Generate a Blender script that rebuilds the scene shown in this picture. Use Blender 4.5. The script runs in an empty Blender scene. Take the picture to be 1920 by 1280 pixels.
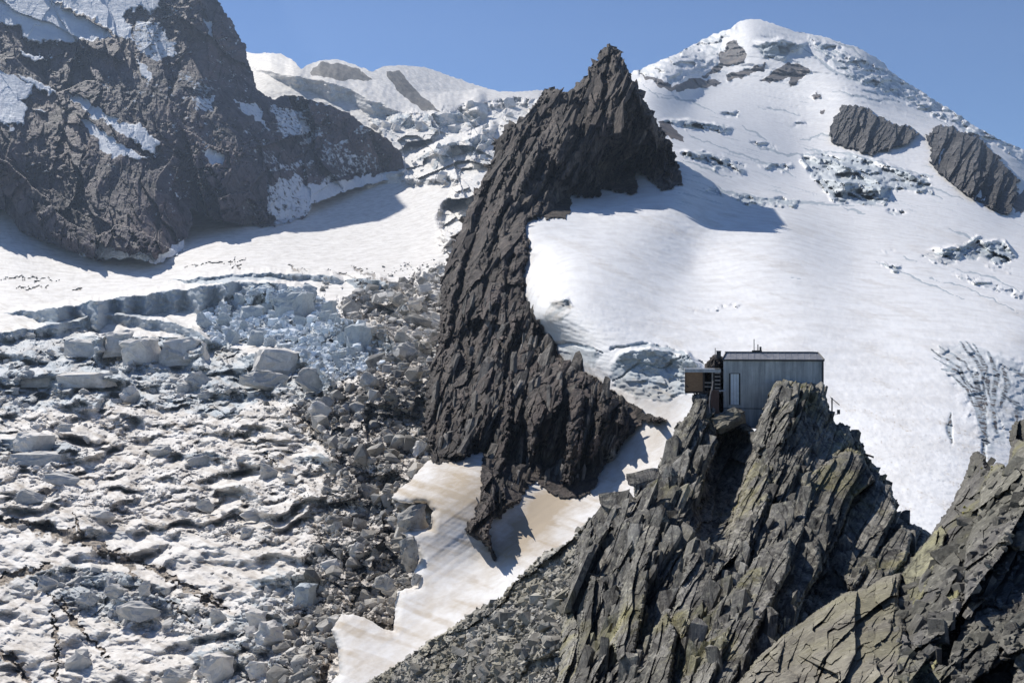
import bpy, math, random
import numpy as np

# ------------------------------------------------------------------ camera, world, sun
SC = bpy.context.scene
COL = SC.collection
F = 1920 * 35.0 / 36.0            # focal length in photo pixels
CX, CY = 960.0, 640.0
cam_d = bpy.data.cameras.new('camera'); cam = bpy.data.objects.new('camera', cam_d); COL.objects.link(cam)
cam.location = (0, 0, 0); cam.rotation_euler = (math.radians(90), 0, 0)
cam_d.lens = 35; cam_d.sensor_width = 36; cam_d.clip_start = 0.5; cam_d.clip_end = 30000
SC.camera = cam
SUN_AZ, SUN_EL = math.radians(38.5), math.radians(44)     # azimuth measured from +Y towards -X
w = bpy.data.worlds.new('World'); SC.world = w; w.use_nodes = True
nt = w.node_tree; bg = nt.nodes['Background']
sky = nt.nodes.new('ShaderNodeTexSky'); sky.sky_type = 'NISHITA'; sky.sun_disc = False
sky.sun_elevation = SUN_EL; sky.sun_rotation = -SUN_AZ
sky.altitude = 3000; sky.air_density = 1.0; sky.dust_density = 0.3; sky.ozone_density = 1.8
hs = nt.nodes.new('ShaderNodeHueSaturation'); hs.inputs['Saturation'].default_value = 1.17; hs.inputs['Hue'].default_value = 0.507
nt.links.new(sky.outputs[0], hs.inputs['Color']); nt.links.new(hs.outputs[0], bg.inputs[0]); bg.inputs[1].default_value = 0.075
sd = bpy.data.lights.new('sun', 'SUN'); so = bpy.data.objects.new('sun', sd); COL.objects.link(so)
sd.energy = 4.0; sd.angle = math.radians(0.5); sd.color = (1.0, 0.95, 0.87)
S = np.array([-math.sin(SUN_AZ) * math.cos(SUN_EL), math.cos(SUN_AZ) * math.cos(SUN_EL), math.sin(SUN_EL)])
from mathutils import Vector, Matrix
so.rotation_euler = Vector(S).to_track_quat('Z', 'Y').to_euler(); so.location = (0, 0, 300)
vs = SC.view_settings; vs.view_transform = 'Standard'; vs.look = 'None'; vs.gamma = 1; vs.use_curve_mapping = False
vs.exposure = 0.56

rng = np.random.default_rng(11); random.seed(11)

# ------------------------------------------------------------------ maths
def hsh(ix, iy, s):
    h = (ix.astype(np.int64) * 374761393 + iy.astype(np.int64) * 668265263 + s * 974634777) & 0xffffffff
    h = ((h ^ (h >> 13)) * 1274126177) & 0xffffffff
    h = ((h ^ (h >> 16)) * 2246822519) & 0xffffffff
    return ((h ^ (h >> 15)) & 0xffffff) / 16777216.0
def table(ix, iy, m=0):
    x0, x1, y0, y1 = int(ix.min()) - m, int(ix.max()) + m + 2, int(iy.min()) - m, int(iy.max()) + m + 2
    return x0, y0, np.meshgrid(np.arange(x0, x1), np.arange(y0, y1), indexing='ij')
def gn(x, y, s=0):
    x, y = np.broadcast_arrays(np.asarray(x, float), np.asarray(y, float))
    ix = np.floor(x).astype(int); iy = np.floor(y).astype(int); fx = x - ix; fy = y - iy
    u = fx * fx * fx * (fx * (fx * 6 - 15) + 10); v = fy * fy * fy * (fy * (fy * 6 - 15) + 10)
    x0, y0, (A, B) = table(ix, iy); t = hsh(A, B, s) * 6.28318; c, sn = np.cos(t).ravel(), np.sin(t).ravel(); w_ = A.shape[1]; k = (ix - x0) * w_ + iy - y0
    g = lambda o, a, b: c[k + o] * (fx - a) + sn[k + o] * (fy - b)
    r = (g(0, 0, 0) * (1 - v) + g(1, 0, 1) * v) * (1 - u) + (g(w_, 1, 0) * (1 - v) + g(w_ + 1, 1, 1) * v) * u
    return r * 1.5
def fbm(x, y, s=0, o=4, g=0.5):
    r = 0; a = 1.0
    for k in range(o):
        r = r + a * gn(x * 2 ** k + 17.3 * k, y * 2 ** k - 9.1 * k, s + k); a *= g
    return r
def ridged(x, y, s=0, o=4, g=0.5):
    r = 0; a = 1.0
    for k in range(o):
        r = r + a * (1 - 2 * np.abs(gn(x * 2 ** k + 7.7 * k, y * 2 ** k, s + k))); a *= g
    return r
def facets(x, y, s=0, tilt=0.8, off=0.5, crack=0.0, bias=(0, 0), box=0.0):
    """blocky relief: every jittered cell is one tilted plane; returns relief and cell hash"""
    ix = np.floor(x).astype(int); iy = np.floor(y).astype(int); x0, y0, (A, B) = table(ix, iy, 1); w_ = A.shape[1]
    H = [hsh(A, B, s + i).ravel() for i in (1, 2, 3, 4, 5)]; H[0] += A.ravel(); H[1] += B.ravel()
    d1 = np.full(x.shape, 9.0); d2 = np.full(x.shape, 9.0); kk = np.zeros(x.shape, int); k0 = (ix - x0) * w_ + iy - y0
    for a in (-1, 0, 1):
        for b in (-1, 0, 1):
            k = k0 + a * w_ + b; dx = x - H[0][k]; dy = y - H[1][k]
            d = np.maximum(np.abs(dx), np.abs(dy)) * box + (1 - box) * np.hypot(dx, dy) if box else np.hypot(dx, dy)
            m = d < d1; d2 = np.where(m, d1, np.minimum(d2, d)); kk = np.where(m, k, kk); d1 = np.minimum(d1, d)
    hid = H[2][kk]
    val = (hid - 0.5) * 2 * off + ((H[3][kk] - 0.5) * 2 * tilt + bias[0]) * (x - H[0][kk]) + ((H[4][kk] - 0.5) * 2 * tilt + bias[1]) * (y - H[1][kk])
    if crack:
        val = val - crack * np.clip(1 - (d2 - d1) / 0.12, 0, 1)
    return val, hid
def rot(x, y, deg, ax=1.0, ay=1.0):
    """axis u runs along the direction deg (counter-clockwise from right, y up)"""
    c, s = math.cos(math.radians(deg)), math.sin(math.radians(deg))
    return (x * c + y * s) / ax, (-x * s + y * c) / ay
def sstep(a, b, x):
    t = np.clip((x - a) / (b - a), 0, 1); return t * t * (3 - 2 * t)
def sdf(P, x, y):
    """signed distance to a polygon, positive inside"""
    P = np.asarray(P, float); n = len(P); d = np.full(x.shape, 1e9); ins = np.zeros(x.shape, bool)
    for i in range(n):
        ax, ay = P[i]; bx, by = P[(i + 1) % n]; ex, ey = bx - ax, by - ay
        wx = x - ax; wy = y - ay
        t = np.clip((wx * ex + wy * ey) / (ex * ex + ey * ey + 1e-9), 0, 1)
        q = (wx - ex * t) ** 2 + (wy - ey * t) ** 2
        d = np.minimum(d, q)
        if ey != 0:
            c = ((ay <= y) != (by <= y)) & (wx < ex * wy / ey)
            ins ^= c
    return np.where(ins, 1, -1) * np.sqrt(d)
def pline(P, x, y):
    """distance to a polyline, and the fraction along it"""
    P = np.asarray(P, float); d = np.full(x.shape, 1e18); f = np.zeros(x.shape); n = len(P) - 1
    for i in range(n):
        ax, ay = P[i]; ex, ey = P[i + 1] - P[i]; wx = x - ax; wy = y - ay
        t = np.clip((wx * ex + wy * ey) / (ex * ex + ey * ey + 1e-9), 0, 1)
        q = (wx - ex * t) ** 2 + (wy - ey * t) ** 2
        m = q < d; d = np.where(m, q, d); f = np.where(m, (i + t) / n, f)
    return np.sqrt(d), f
class TPS:
    """thin-plate surface of inverse depth over the view; planes stay planes"""
    def __init__(self, pts, lam=2e-3):
        p = np.array(pts, float); self.x = p[:, 0] / 1000; self.y = p[:, 1] / 1000; n = len(p)
        wv = 1000.0 / p[:, 2]
        K = self.k(self.x[:, None] - self.x[None], self.y[:, None] - self.y[None]) + np.eye(n) * lam
        A = np.zeros((n + 3, n + 3)); A[:n, :n] = K; A[:n, n] = 1; A[:n, n + 1] = self.x; A[:n, n + 2] = self.y
        A[n, :n] = 1; A[n + 1, :n] = self.x; A[n + 2, :n] = self.y
        self.c = np.linalg.solve(A, np.concatenate([wv, np.zeros(3)]))
        self.lo = wv.min() * 0.85; self.hi = wv.max() * 1.25
    def k(self, dx, dy):
        r = dx * dx + dy * dy + 1e-12; return 0.5 * r * np.log(r)
    def __call__(self, X, Y):
        X = np.asarray(X, float) / 1000; Y = np.asarray(Y, float) / 1000; n = len(self.x)
        r = self.c[n] + self.c[n + 1] * X + self.c[n + 2] * Y
        for i in range(n): r = r + self.c[i] * self.k(X - self.x[i], Y - self.y[i])
        return 1000.0 / np.clip(r, self.lo, self.hi)
def world(px, py, D):
    return np.stack([(px - CX) / F * D, D, (CY - py) / F * D], -1)

# ------------------------------------------------------------------ mesh helpers
def mk(name, V, Q, mat, attrs=None, smooth=False, parent=None):
    if mat and mat.get('tinted') and 'tint' not in (attrs or {}): attrs = dict(attrs or {}, tint=np.full(len(V), 0.5))
    me = bpy.data.meshes.new(name); V = np.asarray(V, np.float32); Q = np.asarray(Q, np.int32)
    me.vertices.add(len(V)); me.vertices.foreach_set('co', V.ravel())
    k = Q.shape[1]; me.loops.add(Q.size); me.loops.foreach_set('vertex_index', Q.ravel())
    me.polygons.add(len(Q)); me.polygons.foreach_set('loop_start', np.arange(0, Q.size, k, dtype=np.int32))
    me.polygons.foreach_set('loop_total', np.full(len(Q), k, np.int32))
    me.polygons.foreach_set('use_smooth', np.full(len(Q), smooth))
    for a, v in (attrs or {}).items():
        at = me.attributes.new(a, 'FLOAT', 'POINT'); at.data.foreach_set('value', np.asarray(v, np.float32))
    me.update(calc_edges=True); me.validate()
    if mat: me.materials.append(mat)
    o = bpy.data.objects.new(name, me); COL.objects.link(o)
    if parent: o.parent = parent
    return o
def struct(o, kind='structure', label=None, cat=None):
    o['kind'] = kind
    if label: o['label'] = label
    if cat: o['category'] = cat
    return o
def tag(o, label, cat, group=None):
    o['label'] = label; o['category'] = cat
    if group: o['group'] = group
    return o

# a mass: outline in the view, its own depth field, relief, and a body that runs back behind its outline
MASS = {}
def mass(name, poly, depth, mat, step=2.0, warp=(3, 14), relief=None, attrs=None, back=60.0, inward=30.0,
         smooth=False, label=None, edge=None, seed=0, kind='structure', front=None, jag=None):
    P = np.asarray(poly, float)
    x0, y0 = P.min(0) - 3 * step; x1, y1 = P.max(0) + 3 * step
    gx = np.arange(x0, x1, step); gy = np.arange(y0, y1, step)
    X, Y = np.meshgrid(gx, gy)
    a, l = warp
    WX = X + a * fbm(X / l, Y / l, seed + 50, 4, 0.6); WY = Y + a * fbm(X / l, Y / l, seed + 60, 4, 0.6)
    if jag:
        for z_ in (1.0, 0.45):
            u_, v_ = rot(X, -Y, jag[2], jag[1] * 2.4 * z_, jag[1] * z_); q_, h_ = facets(u_, v_, seed + 33, 0.3, 1.0, 0, (0, 0), 0.8)
            WX = WX + jag[0] * z_ * q_; WY = WY + jag[0] * z_ * (h_ - 0.5) * 1.5
    SD = sdf(P, WX, WY)
    GY, GX = np.gradient(SD, step); g2 = np.maximum(GX ** 2 + GY ** 2, 0.25)
    ins = SD > 0
    q = ins[:-1, :-1] | ins[1:, :-1] | ins[:-1, 1:] | ins[1:, 1:]
    use = np.zeros(SD.shape, bool); use[:-1, :-1] |= q; use[1:, :-1] |= q; use[:-1, 1:] |= q; use[1:, 1:] |= q
    mv = np.where(~ins & use, np.clip(-SD, 0, 2.0 * step), 0)
    X = X + mv * GX / g2; Y = Y + mv * GY / g2
    idx = -np.ones(SD.shape, int); idx[use] = np.arange(use.sum())
    x = X[use]; y = Y[use]; s = np.maximum(SD[use], 0)
    D = depth(x, y)
    if edge: D = D + edge[0] * (1 - np.sqrt(np.clip(1 - (1 - np.clip(s / edge[1], 0, 1)) ** 2, 0, 1)))
    at = attrs(x, y, s, D) if attrs else {}
    if relief:
        r = relief(x, y, s, D, at); D = D - r
    if front: D = np.minimum(D, front(x, y) * 0.992)
    Qs = np.stack([idx[:-1, :-1][q], idx[1:, :-1][q], idx[1:, 1:][q], idx[:-1, 1:][q]], 1)
    V = world(x, y, D)
    # the body behind the outline: two rings pushed back and drawn inward
    if back:
        E = np.concatenate([Qs[:, [0, 1]], Qs[:, [1, 2]], Qs[:, [2, 3]], Qs[:, [3, 0]]])
        n = len(x); key = E.min(1).astype(np.int64) * n + E.max(1)
        u, inv, cnt = np.unique(key, return_inverse=True, return_counts=True)
        B = E[cnt[inv] == 1]; bv = np.unique(B); m = {}
        mp = -np.ones(n, int); mp[bv] = np.arange(len(bv))
        gxx = (GX[use] / np.sqrt(g2[use]))[bv]; gyy = (GY[use] / np.sqrt(g2[use]))[bv]
        base = 0; prev = bv; VV = [V]; QQ = [Qs]; off = n
        for fr, inn in ((0.12, 0.02), (0.45, 0.3), (1.0, 1.0)):
            R = world(x[bv] + gxx * inward * inn, y[bv] + gyy * inward * inn, D[bv] + back * fr)
            VV.append(R); cur = off + np.arange(len(bv)); off += len(bv)
            pm = -np.ones(n, int); pm[bv] = prev; cm = -np.ones(n, int); cm[bv] = cur
            QQ.append(np.stack([B[:, 1] if base == 0 else pm[B[:, 1]], B[:, 0] if base == 0 else pm[B[:, 0]], cm[B[:, 0]], cm[B[:, 1]]], 1))
            prev = cur; base = 1
        V = np.concatenate(VV); Qs = np.concatenate(QQ)
        at = {k: np.concatenate([v] + [v[bv]] * 3) for k, v in at.items()}
    o = mk(name, V, Qs, mat, at, smooth); struct(o, kind, label)
    # a light lookup of the finished depth, for things that stand on it
    DG = np.full(SD.shape, np.nan); DG[use] = D
    MASS[name] = (x0, y0, step, DG)
    return o
def depth_at(name, px, py):
    x0, y0, st, G = MASS[name]
    i = np.clip(np.round((np.asarray(py) - y0) / st).astype(int), 0, G.shape[0] - 1); j = np.clip(np.round((np.asarray(px) - x0) / st).astype(int), 0, G.shape[1] - 1)
    return G[i, j]

# ------------------------------------------------------------------ materials
def nodes(name):
    m = bpy.data.materials.new(name); m.use_nodes = True; t = m.node_tree
    return m, t, t.nodes['Principled BSDF']
def N(t, kind, **kw):
    n = t.nodes.new(kind)
    for k, v in kw.items():
        if k[0] == '_': setattr(n, k[1:], v)
        else: n.inputs[int(k[1:]) if k[0] == 'i' and k[1:].isdigit() else k].default_value = v
    return n
def L(t, a, b): t.links.new(a, b)
def mix(t, fac, a, b, mode='MIX'):
    n = t.nodes.new('ShaderNodeMix'); n.data_type = 'RGBA'; n.blend_type = mode
    for s, v in ((0, fac), (6, a), (7, b)):
        if hasattr(v, 'links') or hasattr(v, 'is_linked'): L(t, v, n.inputs[s])
        else: n.inputs[s].default_value = v if s == 0 else (*v, 1)
    return n.outputs[2]
def ramp(t, src, a, b, lo=0.0, hi=1.0):
    n = t.nodes.new('ShaderNodeMapRange'); n.inputs[1].default_value = a; n.inputs[2].default_value = b
    n.inputs[3].default_value = lo; n.inputs[4].default_value = hi; L(t, src, n.inputs[0]); return n.outputs[0]
def math_(t, op, a, b=0.0):
    n = t.nodes.new('ShaderNodeMath'); n.operation = op
    for i, v in enumerate((a, b)):
        if hasattr(v, 'is_linked'): L(t, v, n.inputs[i])
        else: n.inputs[i].default_value = v
    return n.outputs[0]
def noise(t, scale, detail=6, rough=0.6, vec=None, dist=0.0):
    n = t.nodes.new('ShaderNodeTexNoise'); n.inputs['Scale'].default_value = scale; n.inputs['Detail'].default_value = detail
    n.inputs['Roughness'].default_value = rough; n.inputs['Distortion'].default_value = dist
    if vec: L(t, vec, n.inputs['Vector'])
    return n.outputs[0]
def gen_vec(t, scale=(1, 1, 1), rotd=(0, 0, 0)):
    g = t.nodes.new('ShaderNodeNewGeometry'); m = t.nodes.new('ShaderNodeMapping')
    m.vector_type = 'POINT'
    m.inputs['Scale'].default_value = scale; m.inputs['Rotation'].default_value = [math.radians(a) for a in rotd]
    L(t, g.outputs['Position'], m.inputs[0]); return m.outputs[0]
def attr(t, name):
    n = t.nodes.new('ShaderNodeAttribute'); n.attribute_name = name; return n.outputs['Fac']
def bump(t, bsdf, h, strength, dist):
    b = t.nodes.new('ShaderNodeBump'); b.inputs['Strength'].default_value = strength; b.inputs['Distance'].default_value = dist
    L(t, h, b.inputs['Height']); L(t, b.outputs[0], bsdf.inputs['Normal'])

def terrain_mat(name, sc, snow=(0.80, 0.80, 0.80), snow2=(0.66, 0.65, 0.63), ice=(0.36, 0.41, 0.45), ice2=(0.52, 0.56, 0.58),
                dirt=(0.36, 0.27, 0.17), rockA=(0.055, 0.048, 0.05), rockB=(0.15, 0.12, 0.105), bd=1.0, bs=0.5, streak=None):
    """snow, blue ice, dirt and rock by vertex attributes (dirt and rock also darken crevasses); sc = metres of the main mottling"""
    m, t, b = nodes(name)
    v = gen_vec(t)
    n1 = noise(t, 1 / sc, 7, 0.62, v); n2 = noise(t, 5.0 / sc, 8, 0.7, v); n3 = noise(t, 0.25 / sc, 5, 0.6, v)
    c = mix(t, ramp(t, n1, 0.42, 0.68), snow, snow2)
    if streak:
        sv = gen_vec(t, streak[0], streak[1]); ns = noise(t, 1.0, 5, 0.6, sv)
        c = mix(t, ramp(t, ns, 0.52, 0.75, 0, 0.55), c, dirt)
    ci = mix(t, ramp(t, n2, 0.35, 0.65), ice, ice2)
    c = mix(t, ramp(t, math_(t, 'ADD', attr(t, 'ice'), math_(t, 'MULTIPLY', math_(t, 'SUBTRACT', n2, 0.5), 0.9)), 0.35, 0.65), c, ci)
    dd = math_(t, 'ADD', attr(t, 'dirt'), math_(t, 'MULTIPLY', math_(t, 'SUBTRACT', n2, 0.5), 0.8))
    c = mix(t, ramp(t, dd, 0.15, 0.95), c, dirt)
    cr = mix(t, ramp(t, n1, 0.35, 0.65), rockA, rockB)
    vs_ = noise(t, 1.0, 6, 0.65, gen_vec(t, (2.2 / sc, 2.2 / sc, 0.35 / sc), (8, -10, 0))); cr = mix(t, ramp(t, vs_, 0.5, 0.38, 0, 0.75), cr, tuple(q * 0.4 for q in rockA)); cr = mix(t, ramp(t, vs_, 0.56, 0.72, 0, 0.6), cr, tuple(q * 1.7 for q in rockB))
    cr = mix(t, ramp(t, n3, 0.45, 0.6, 0, 0.45), cr, (rockB[0] * 1.6, rockB[1] * 1.35, rockB[2] * 1.1))
    rr = math_(t, 'ADD', attr(t, 'rock'), math_(t, 'MULTIPLY', math_(t, 'SUBTRACT', n2, 0.5), 1.1))
    rk = ramp(t, rr, 0.46, 0.54)
    c = mix(t, rk, c, mix(t, ramp(t, n2, 0.46, 0.36, 0, 0.6), cr, tuple(q * 0.35 for q in rockA)))
    L(t, c, b.inputs['Base Color']); b.inputs['Roughness'].default_value = 0.75; b.inputs['Specular IOR Level'].default_value = 0.25
    h = math_(t, 'ADD', n1, math_(t, 'MULTIPLY', n2, 0.5)); h = math_(t, 'ADD', h, math_(t, 'MULTIPLY', math_(t, 'MULTIPLY', vs_, rk), 1.2)); bump(t, b, h, bs, bd)
    return m
def rock_mat(name, sc, A, B, C, lichen=None, patch=None, strata=None, bd=0.5, bs=0.8, dark=(0.02, 0.018, 0.018), snow=False):
    m, t, b = nodes(name)
    v = gen_vec(t)
    n1 = noise(t, 1 / sc, 8, 0.65, v); n2 = noise(t, 6.0 / sc, 8, 0.7, v); n3 = noise(t, 0.3 / sc, 4, 0.6, v)
    c = mix(t, ramp(t, n1, 0.35, 0.65), A, B)
    c = mix(t, ramp(t, n3, 0.45, 0.62), c, C)
    h = math_(t, 'ADD', n1, math_(t, 'MULTIPLY', n2, 0.5))
    if strata:
        sv = gen_vec(t, strata[0], strata[1]); ns = noise(t, 1.0, 6, 0.65, sv, 0.4)
        c = mix(t, ramp(t, ns, 0.50, 0.40, 0, 0.8), c, dark)
        c = mix(t, ramp(t, ns, 0.58, 0.75, 0, 0.5), c, tuple(min(1, q * 1.9) for q in B))
        h = math_(t, 'ADD', h, math_(t, 'MULTIPLY', ns, 1.6))
    if lichen:
        c = mix(t, ramp(t, n2, 0.54, 0.66, 0, 0.6), c, lichen)
    if patch: np_ = noise(t, 0.35 / sc, 7, 0.7, gen_vec(t, (1, 1, 0.6), (20, 10, 0))); c = mix(t, ramp(t, np_, 0.56, 0.68, 0, 0.5), c, patch)
    c = mix(t, ramp(t, n2, 0.44, 0.34, 0, 0.75), c, dark)
    m['tinted'] = 1; tv = ramp(t, attr(t, 'tint'), 0, 1, 0.5, 1.5)
    cmb = t.nodes.new('ShaderNodeCombineXYZ'); [L(t, tv, cmb.inputs[i]) for i in range(3)]
    c = mix(t, 1.0, c, cmb.outputs[0], 'MULTIPLY')
    L(t, c, b.inputs['Base Color']); b.inputs['Roughness'].default_value = 0.85; b.inputs['Specular IOR Level'].default_value = 0.25
    bump(t, b, h, bs, bd); return m
def plain(name, col, rough=0.6, metal=0.0, sc=3.0, var=0.25, vec=(1, 1, 1)):
    m, t, b = nodes(name); n = noise(t, sc, 5, 0.6, gen_vec(t, vec))
    c = mix(t, ramp(t, n, 0.35, 0.65), tuple(q * (1 - var) for q in col), tuple(min(1, q * (1 + var)) for q in col))
    L(t, c, b.inputs['Base Color']); b.inputs['Roughness'].default_value = rough; b.inputs['Metallic'].default_value = metal
    return m

M = {}
M['glacier'] = terrain_mat('glacier_snow_and_ice', 14, snow=(0.80, 0.775, 0.74), snow2=(0.60, 0.57, 0.53), bd=1.2, bs=0.5, dirt=(0.30, 0.25, 0.20), rockA=(0.035, 0.035, 0.038), rockB=(0.075, 0.07, 0.07))
M['snowfield'] = terrain_mat('snowfield', 9, bd=0.35, bs=0.35, snow2=(0.68, 0.67, 0.66), dirt=(0.42, 0.345, 0.255), rockA=(0.05, 0.05, 0.06), rockB=(0.14, 0.13, 0.13))
M['wall'] = terrain_mat('far_rock_and_snow', 45, bd=7, bs=0.9, snow=(0.75, 0.78, 0.82), snow2=(0.6, 0.65, 0.72), rockA=(0.042, 0.035, 0.045), rockB=(0.12, 0.098, 0.11))
M['ridge'] = rock_mat('dark_ridge_rock', 9, (0.048, 0.040, 0.039), (0.17, 0.142, 0.122), (0.085, 0.066, 0.06), strata=((0.5, 0.3, 0.09), (0, 12, 0)), bd=1.8, bs=0.9, patch=(0.105, 0.075, 0.058))
M['crag'] = rock_mat('lichened_schist', 2.2, (0.075, 0.070, 0.066), (0.275, 0.262, 0.235), (0.145, 0.138, 0.12), lichen=(0.46, 0.44, 0.34), patch=(0.30, 0.27, 0.10), strata=((2.6, 0.5, 0.35), (0, -27, 0)), bd=0.22, bs=0.9)
M['crag2'] = rock_mat('dark_boulder_rock', 1.6, (0.07, 0.066, 0.064), (0.20, 0.19, 0.175), (0.12, 0.115, 0.095), lichen=(0.36, 0.345, 0.29), patch=(0.27, 0.25, 0.10), bd=0.15, bs=0.9)
M['crag3'] = rock_mat('pale_lichened_boulder', 1.4, (0.12, 0.108, 0.09), (0.26, 0.24, 0.195), (0.19, 0.175, 0.12), lichen=(0.38, 0.355, 0.28), bd=0.22, bs=1.0, dark=(0.05, 0.045, 0.04))
M['crag4'] = rock_mat('mustard_lichen_slab', 1.4, (0.14, 0.135, 0.095), (0.28, 0.265, 0.18), (0.24, 0.225, 0.12), lichen=(0.38, 0.36, 0.26), strata=((1.6, 0.6, 0.35), (0, -30, 0)), bd=0.10, bs=0.8)
M['scree'] = rock_mat('grey_scree', 1.2, (0.17, 0.16, 0.145), (0.44, 0.42, 0.375), (0.27, 0.25, 0.20), bd=0.12)
M['moraine'] = rock_mat('dirty_rubble', 6, (0.20, 0.19, 0.175), (0.54, 0.52, 0.48), (0.36, 0.33, 0.285), bd=0.5, dark=(0.04, 0.04, 0.038))
M['iceblock'] = terrain_mat('dirty_ice_block', 9, snow=(0.80, 0.77, 0.73), snow2=(0.55, 0.53, 0.50), bd=0.5, bs=0.6, dirt=(0.30, 0.26, 0.21))
M['blueice'] = rock_mat('blue_ice', 6, (0.52, 0.61, 0.69), (0.80, 0.83, 0.86), (0.68, 0.74, 0.79), dark=(0.36, 0.44, 0.52), bd=0.6)

# ------------------------------------------------------------------ depth fields
GLD = TPS([(-250, 150, 3000), (-250, 450, 1500), (-250, 640, 820), (-250, 900, 430), (-250, 1280, 235), (0, 450, 1380), (100, 500, 1260), (300, 500, 1300), (400, 440, 1600),
    (600, 400, 1900), (760, 350, 2050), (700, 230, 2550), (500, 150, 2900), (600, 115, 3200), (763, 124, 3300), (1000, 170, 3200), (900, 230, 2700), (560, 135, 3000),
    (900, 330, 1900), (850, 450, 1350), (780, 500, 1180), (1100, 200, 3100), (1100, 500, 1200), (0, 560, 1000), (400, 560, 990), (700, 560, 930),
    (0, 640, 780), (400, 640, 760), (750, 640, 660), (0, 900, 420), (400, 900, 400), (700, 900, 330), (850, 800, 400), (0, 1280, 230), (400, 1280, 220), (620, 1280, 205), (800, 1280, 200), (400, 1450, 180), (900, 1450, 170), (-250, 1450, 185)])
GRD = TPS([(650, 1270, 150), (760, 1200, 160), (750, 960, 200), (810, 880, 222), (900, 860, 226), (1060, 930, 205), (900, 1050, 185), (1000, 1100, 165), (1200, 850, 212), (1270, 760, 222), (1290, 700, 230),
    (1500, 900, 165), (1740, 995, 135), (1900, 800, 180), (1900, 900, 155), (1500, 640, 245), (1740, 640, 250), (1920, 640, 262), (1290, 640, 256), (1100, 690, 262), (1050, 640, 295), (1000, 600, 330), (1000, 500, 392), (990, 430, 445),
    (1100, 400, 510), (1200, 360, 580), (1280, 350, 592), (1470, 425, 522), (1300, 500, 410), (1600, 500, 430), (1850, 500, 480), (1650, 420, 640), (1850, 420, 760), (1300, 250, 1100), (1210, 180, 1350), (1500, 320, 1150), (1700, 330, 1150),
    (1900, 400, 950), (1920, 300, 1900), (1850, 250, 2100), (1600, 200, 2000), (1620, 100, 2700), (1400, 40, 3000), (1400, 140, 2500), (1250, 110, 2600), (1200, 135, 2500), (1300, 190, 1900), (1400, 230, 1700),
    (2150, 430, 2000), (2150, 700, 300), (2150, 1000, 150), (1500, 1300, 100), (900, 1300, 130), (640, 1400, 135), (2150, 1400, 90), (900, 500, 480), (950, 300, 1200), (900, 720, 440), (960, 780, 330), (970, 620, 520), (850, 800, 300), (1050, 740, 300), (900, 600, 560)], 1e-4)

# --- terraces: crests of ice cliffs. The look-up row is pulled down to the foot of the cliff
TERR_L = [([(470, 128), (530, 140), (600, 150), (650, 165), (700, 190), (760, 213), (840, 213), (910, 205)], 36, 40),
    ([(0, 587), (90, 579), (197, 561), (314, 545), (372, 538), (448, 527), (520, 531), (560, 540), (590, 555)], 56, 10),
    ([(314, 527), (400, 518), (475, 511), (550, 513), (623, 516), (645, 528)], 16, 10),
    ([(645, 525), (690, 520), (725, 532), (752, 555), (768, 585)], 34, 12),
    ([(-100, 625), (0, 623), (67, 614), (116, 605), (193, 588), (230, 590), (300, 600), (360, 615), (395, 640)], 26, 8),
    ([(120, 642), (150, 633), (196, 630), (228, 641), (240, 635), (300, 631), (370, 639), (392, 655)], 46, 8), ([(-100, 700), (20, 705), (110, 699), (190, 700), (240, 712)], 34, 12), ([(-100, 655), (0, 660), (60, 668), (110, 690)], 16, 8),
    ([(440, 672), (500, 655), (560, 662), (600, 690), (630, 720)], 50, 12), ([(600, 620), (660, 600), (720, 620), (760, 660)], 34, 12), ([(700, 650), (760, 640), (810, 650)], 26, 10), ([(-100, 830), (20, 822), (90, 818), (150, 838)], 30, 10), ([(540, 860), (600, 850), (640, 870)], 22, 8), ([(330, 850), (400, 846), (430, 862)], 18, 8),
    ([(60, 1075), (130, 1062), (230, 1072), (320, 1105)], 36, 12), ([(180, 1120), (260, 1110), (330, 1130)], 30, 10), ([(460, 1090), (520, 1075), (600, 1085)], 30, 12), ([(440, 1160), (500, 1150), (560, 1165)], 30, 10), ([(350, 1225), (420, 1215), (480, 1240)], 40, 14),
    ([(600, 345), (680, 335), (760, 320)], 22, 8),
    ([(780, 300), (820, 275), (880, 260), (930, 240)], 40, 16)]
def terr(x, y, T):
    sh = np.zeros(x.shape); cl = np.zeros(x.shape)
    for P, h, up in T:
        P = np.array(P, float); yc = np.interp(x, P[:, 0], P[:, 1]) + 4 * gn(x / 26, y * 0, 5) + 1.5 * gn(x / 9, y / 9, 6)
        k = sstep(P[0, 0] - 5, P[0, 0] + 0.25 * (P[-1, 0] - P[0, 0]), x) * (1 - sstep(P[-1, 0] - 15, P[-1, 0] + 5, x))
        hh = h * k * (0.8 + 0.4 * gn(x / 40, x * 0 + 3, 8))
        s = np.where(y > yc, np.clip(yc + hh - y, 0, None), hh * np.clip(1 - (yc - y) / up, 0, 1) ** 1.0)
        s = np.where(k > 0.01, s, 0)
        sh = np.maximum(sh, s); cl = np.maximum(cl, np.where((y > yc) & (y < yc + hh), 1, 0))
    return sh, cl
def zone(x, y, P, soft=8, wob=6, seed=0):
    return sstep(-soft, soft, sdf(P, x + wob * fbm(x / 18, y / 18, 90 + seed), y + wob * fbm(x / 18, y / 18, 95 + seed)))

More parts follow.
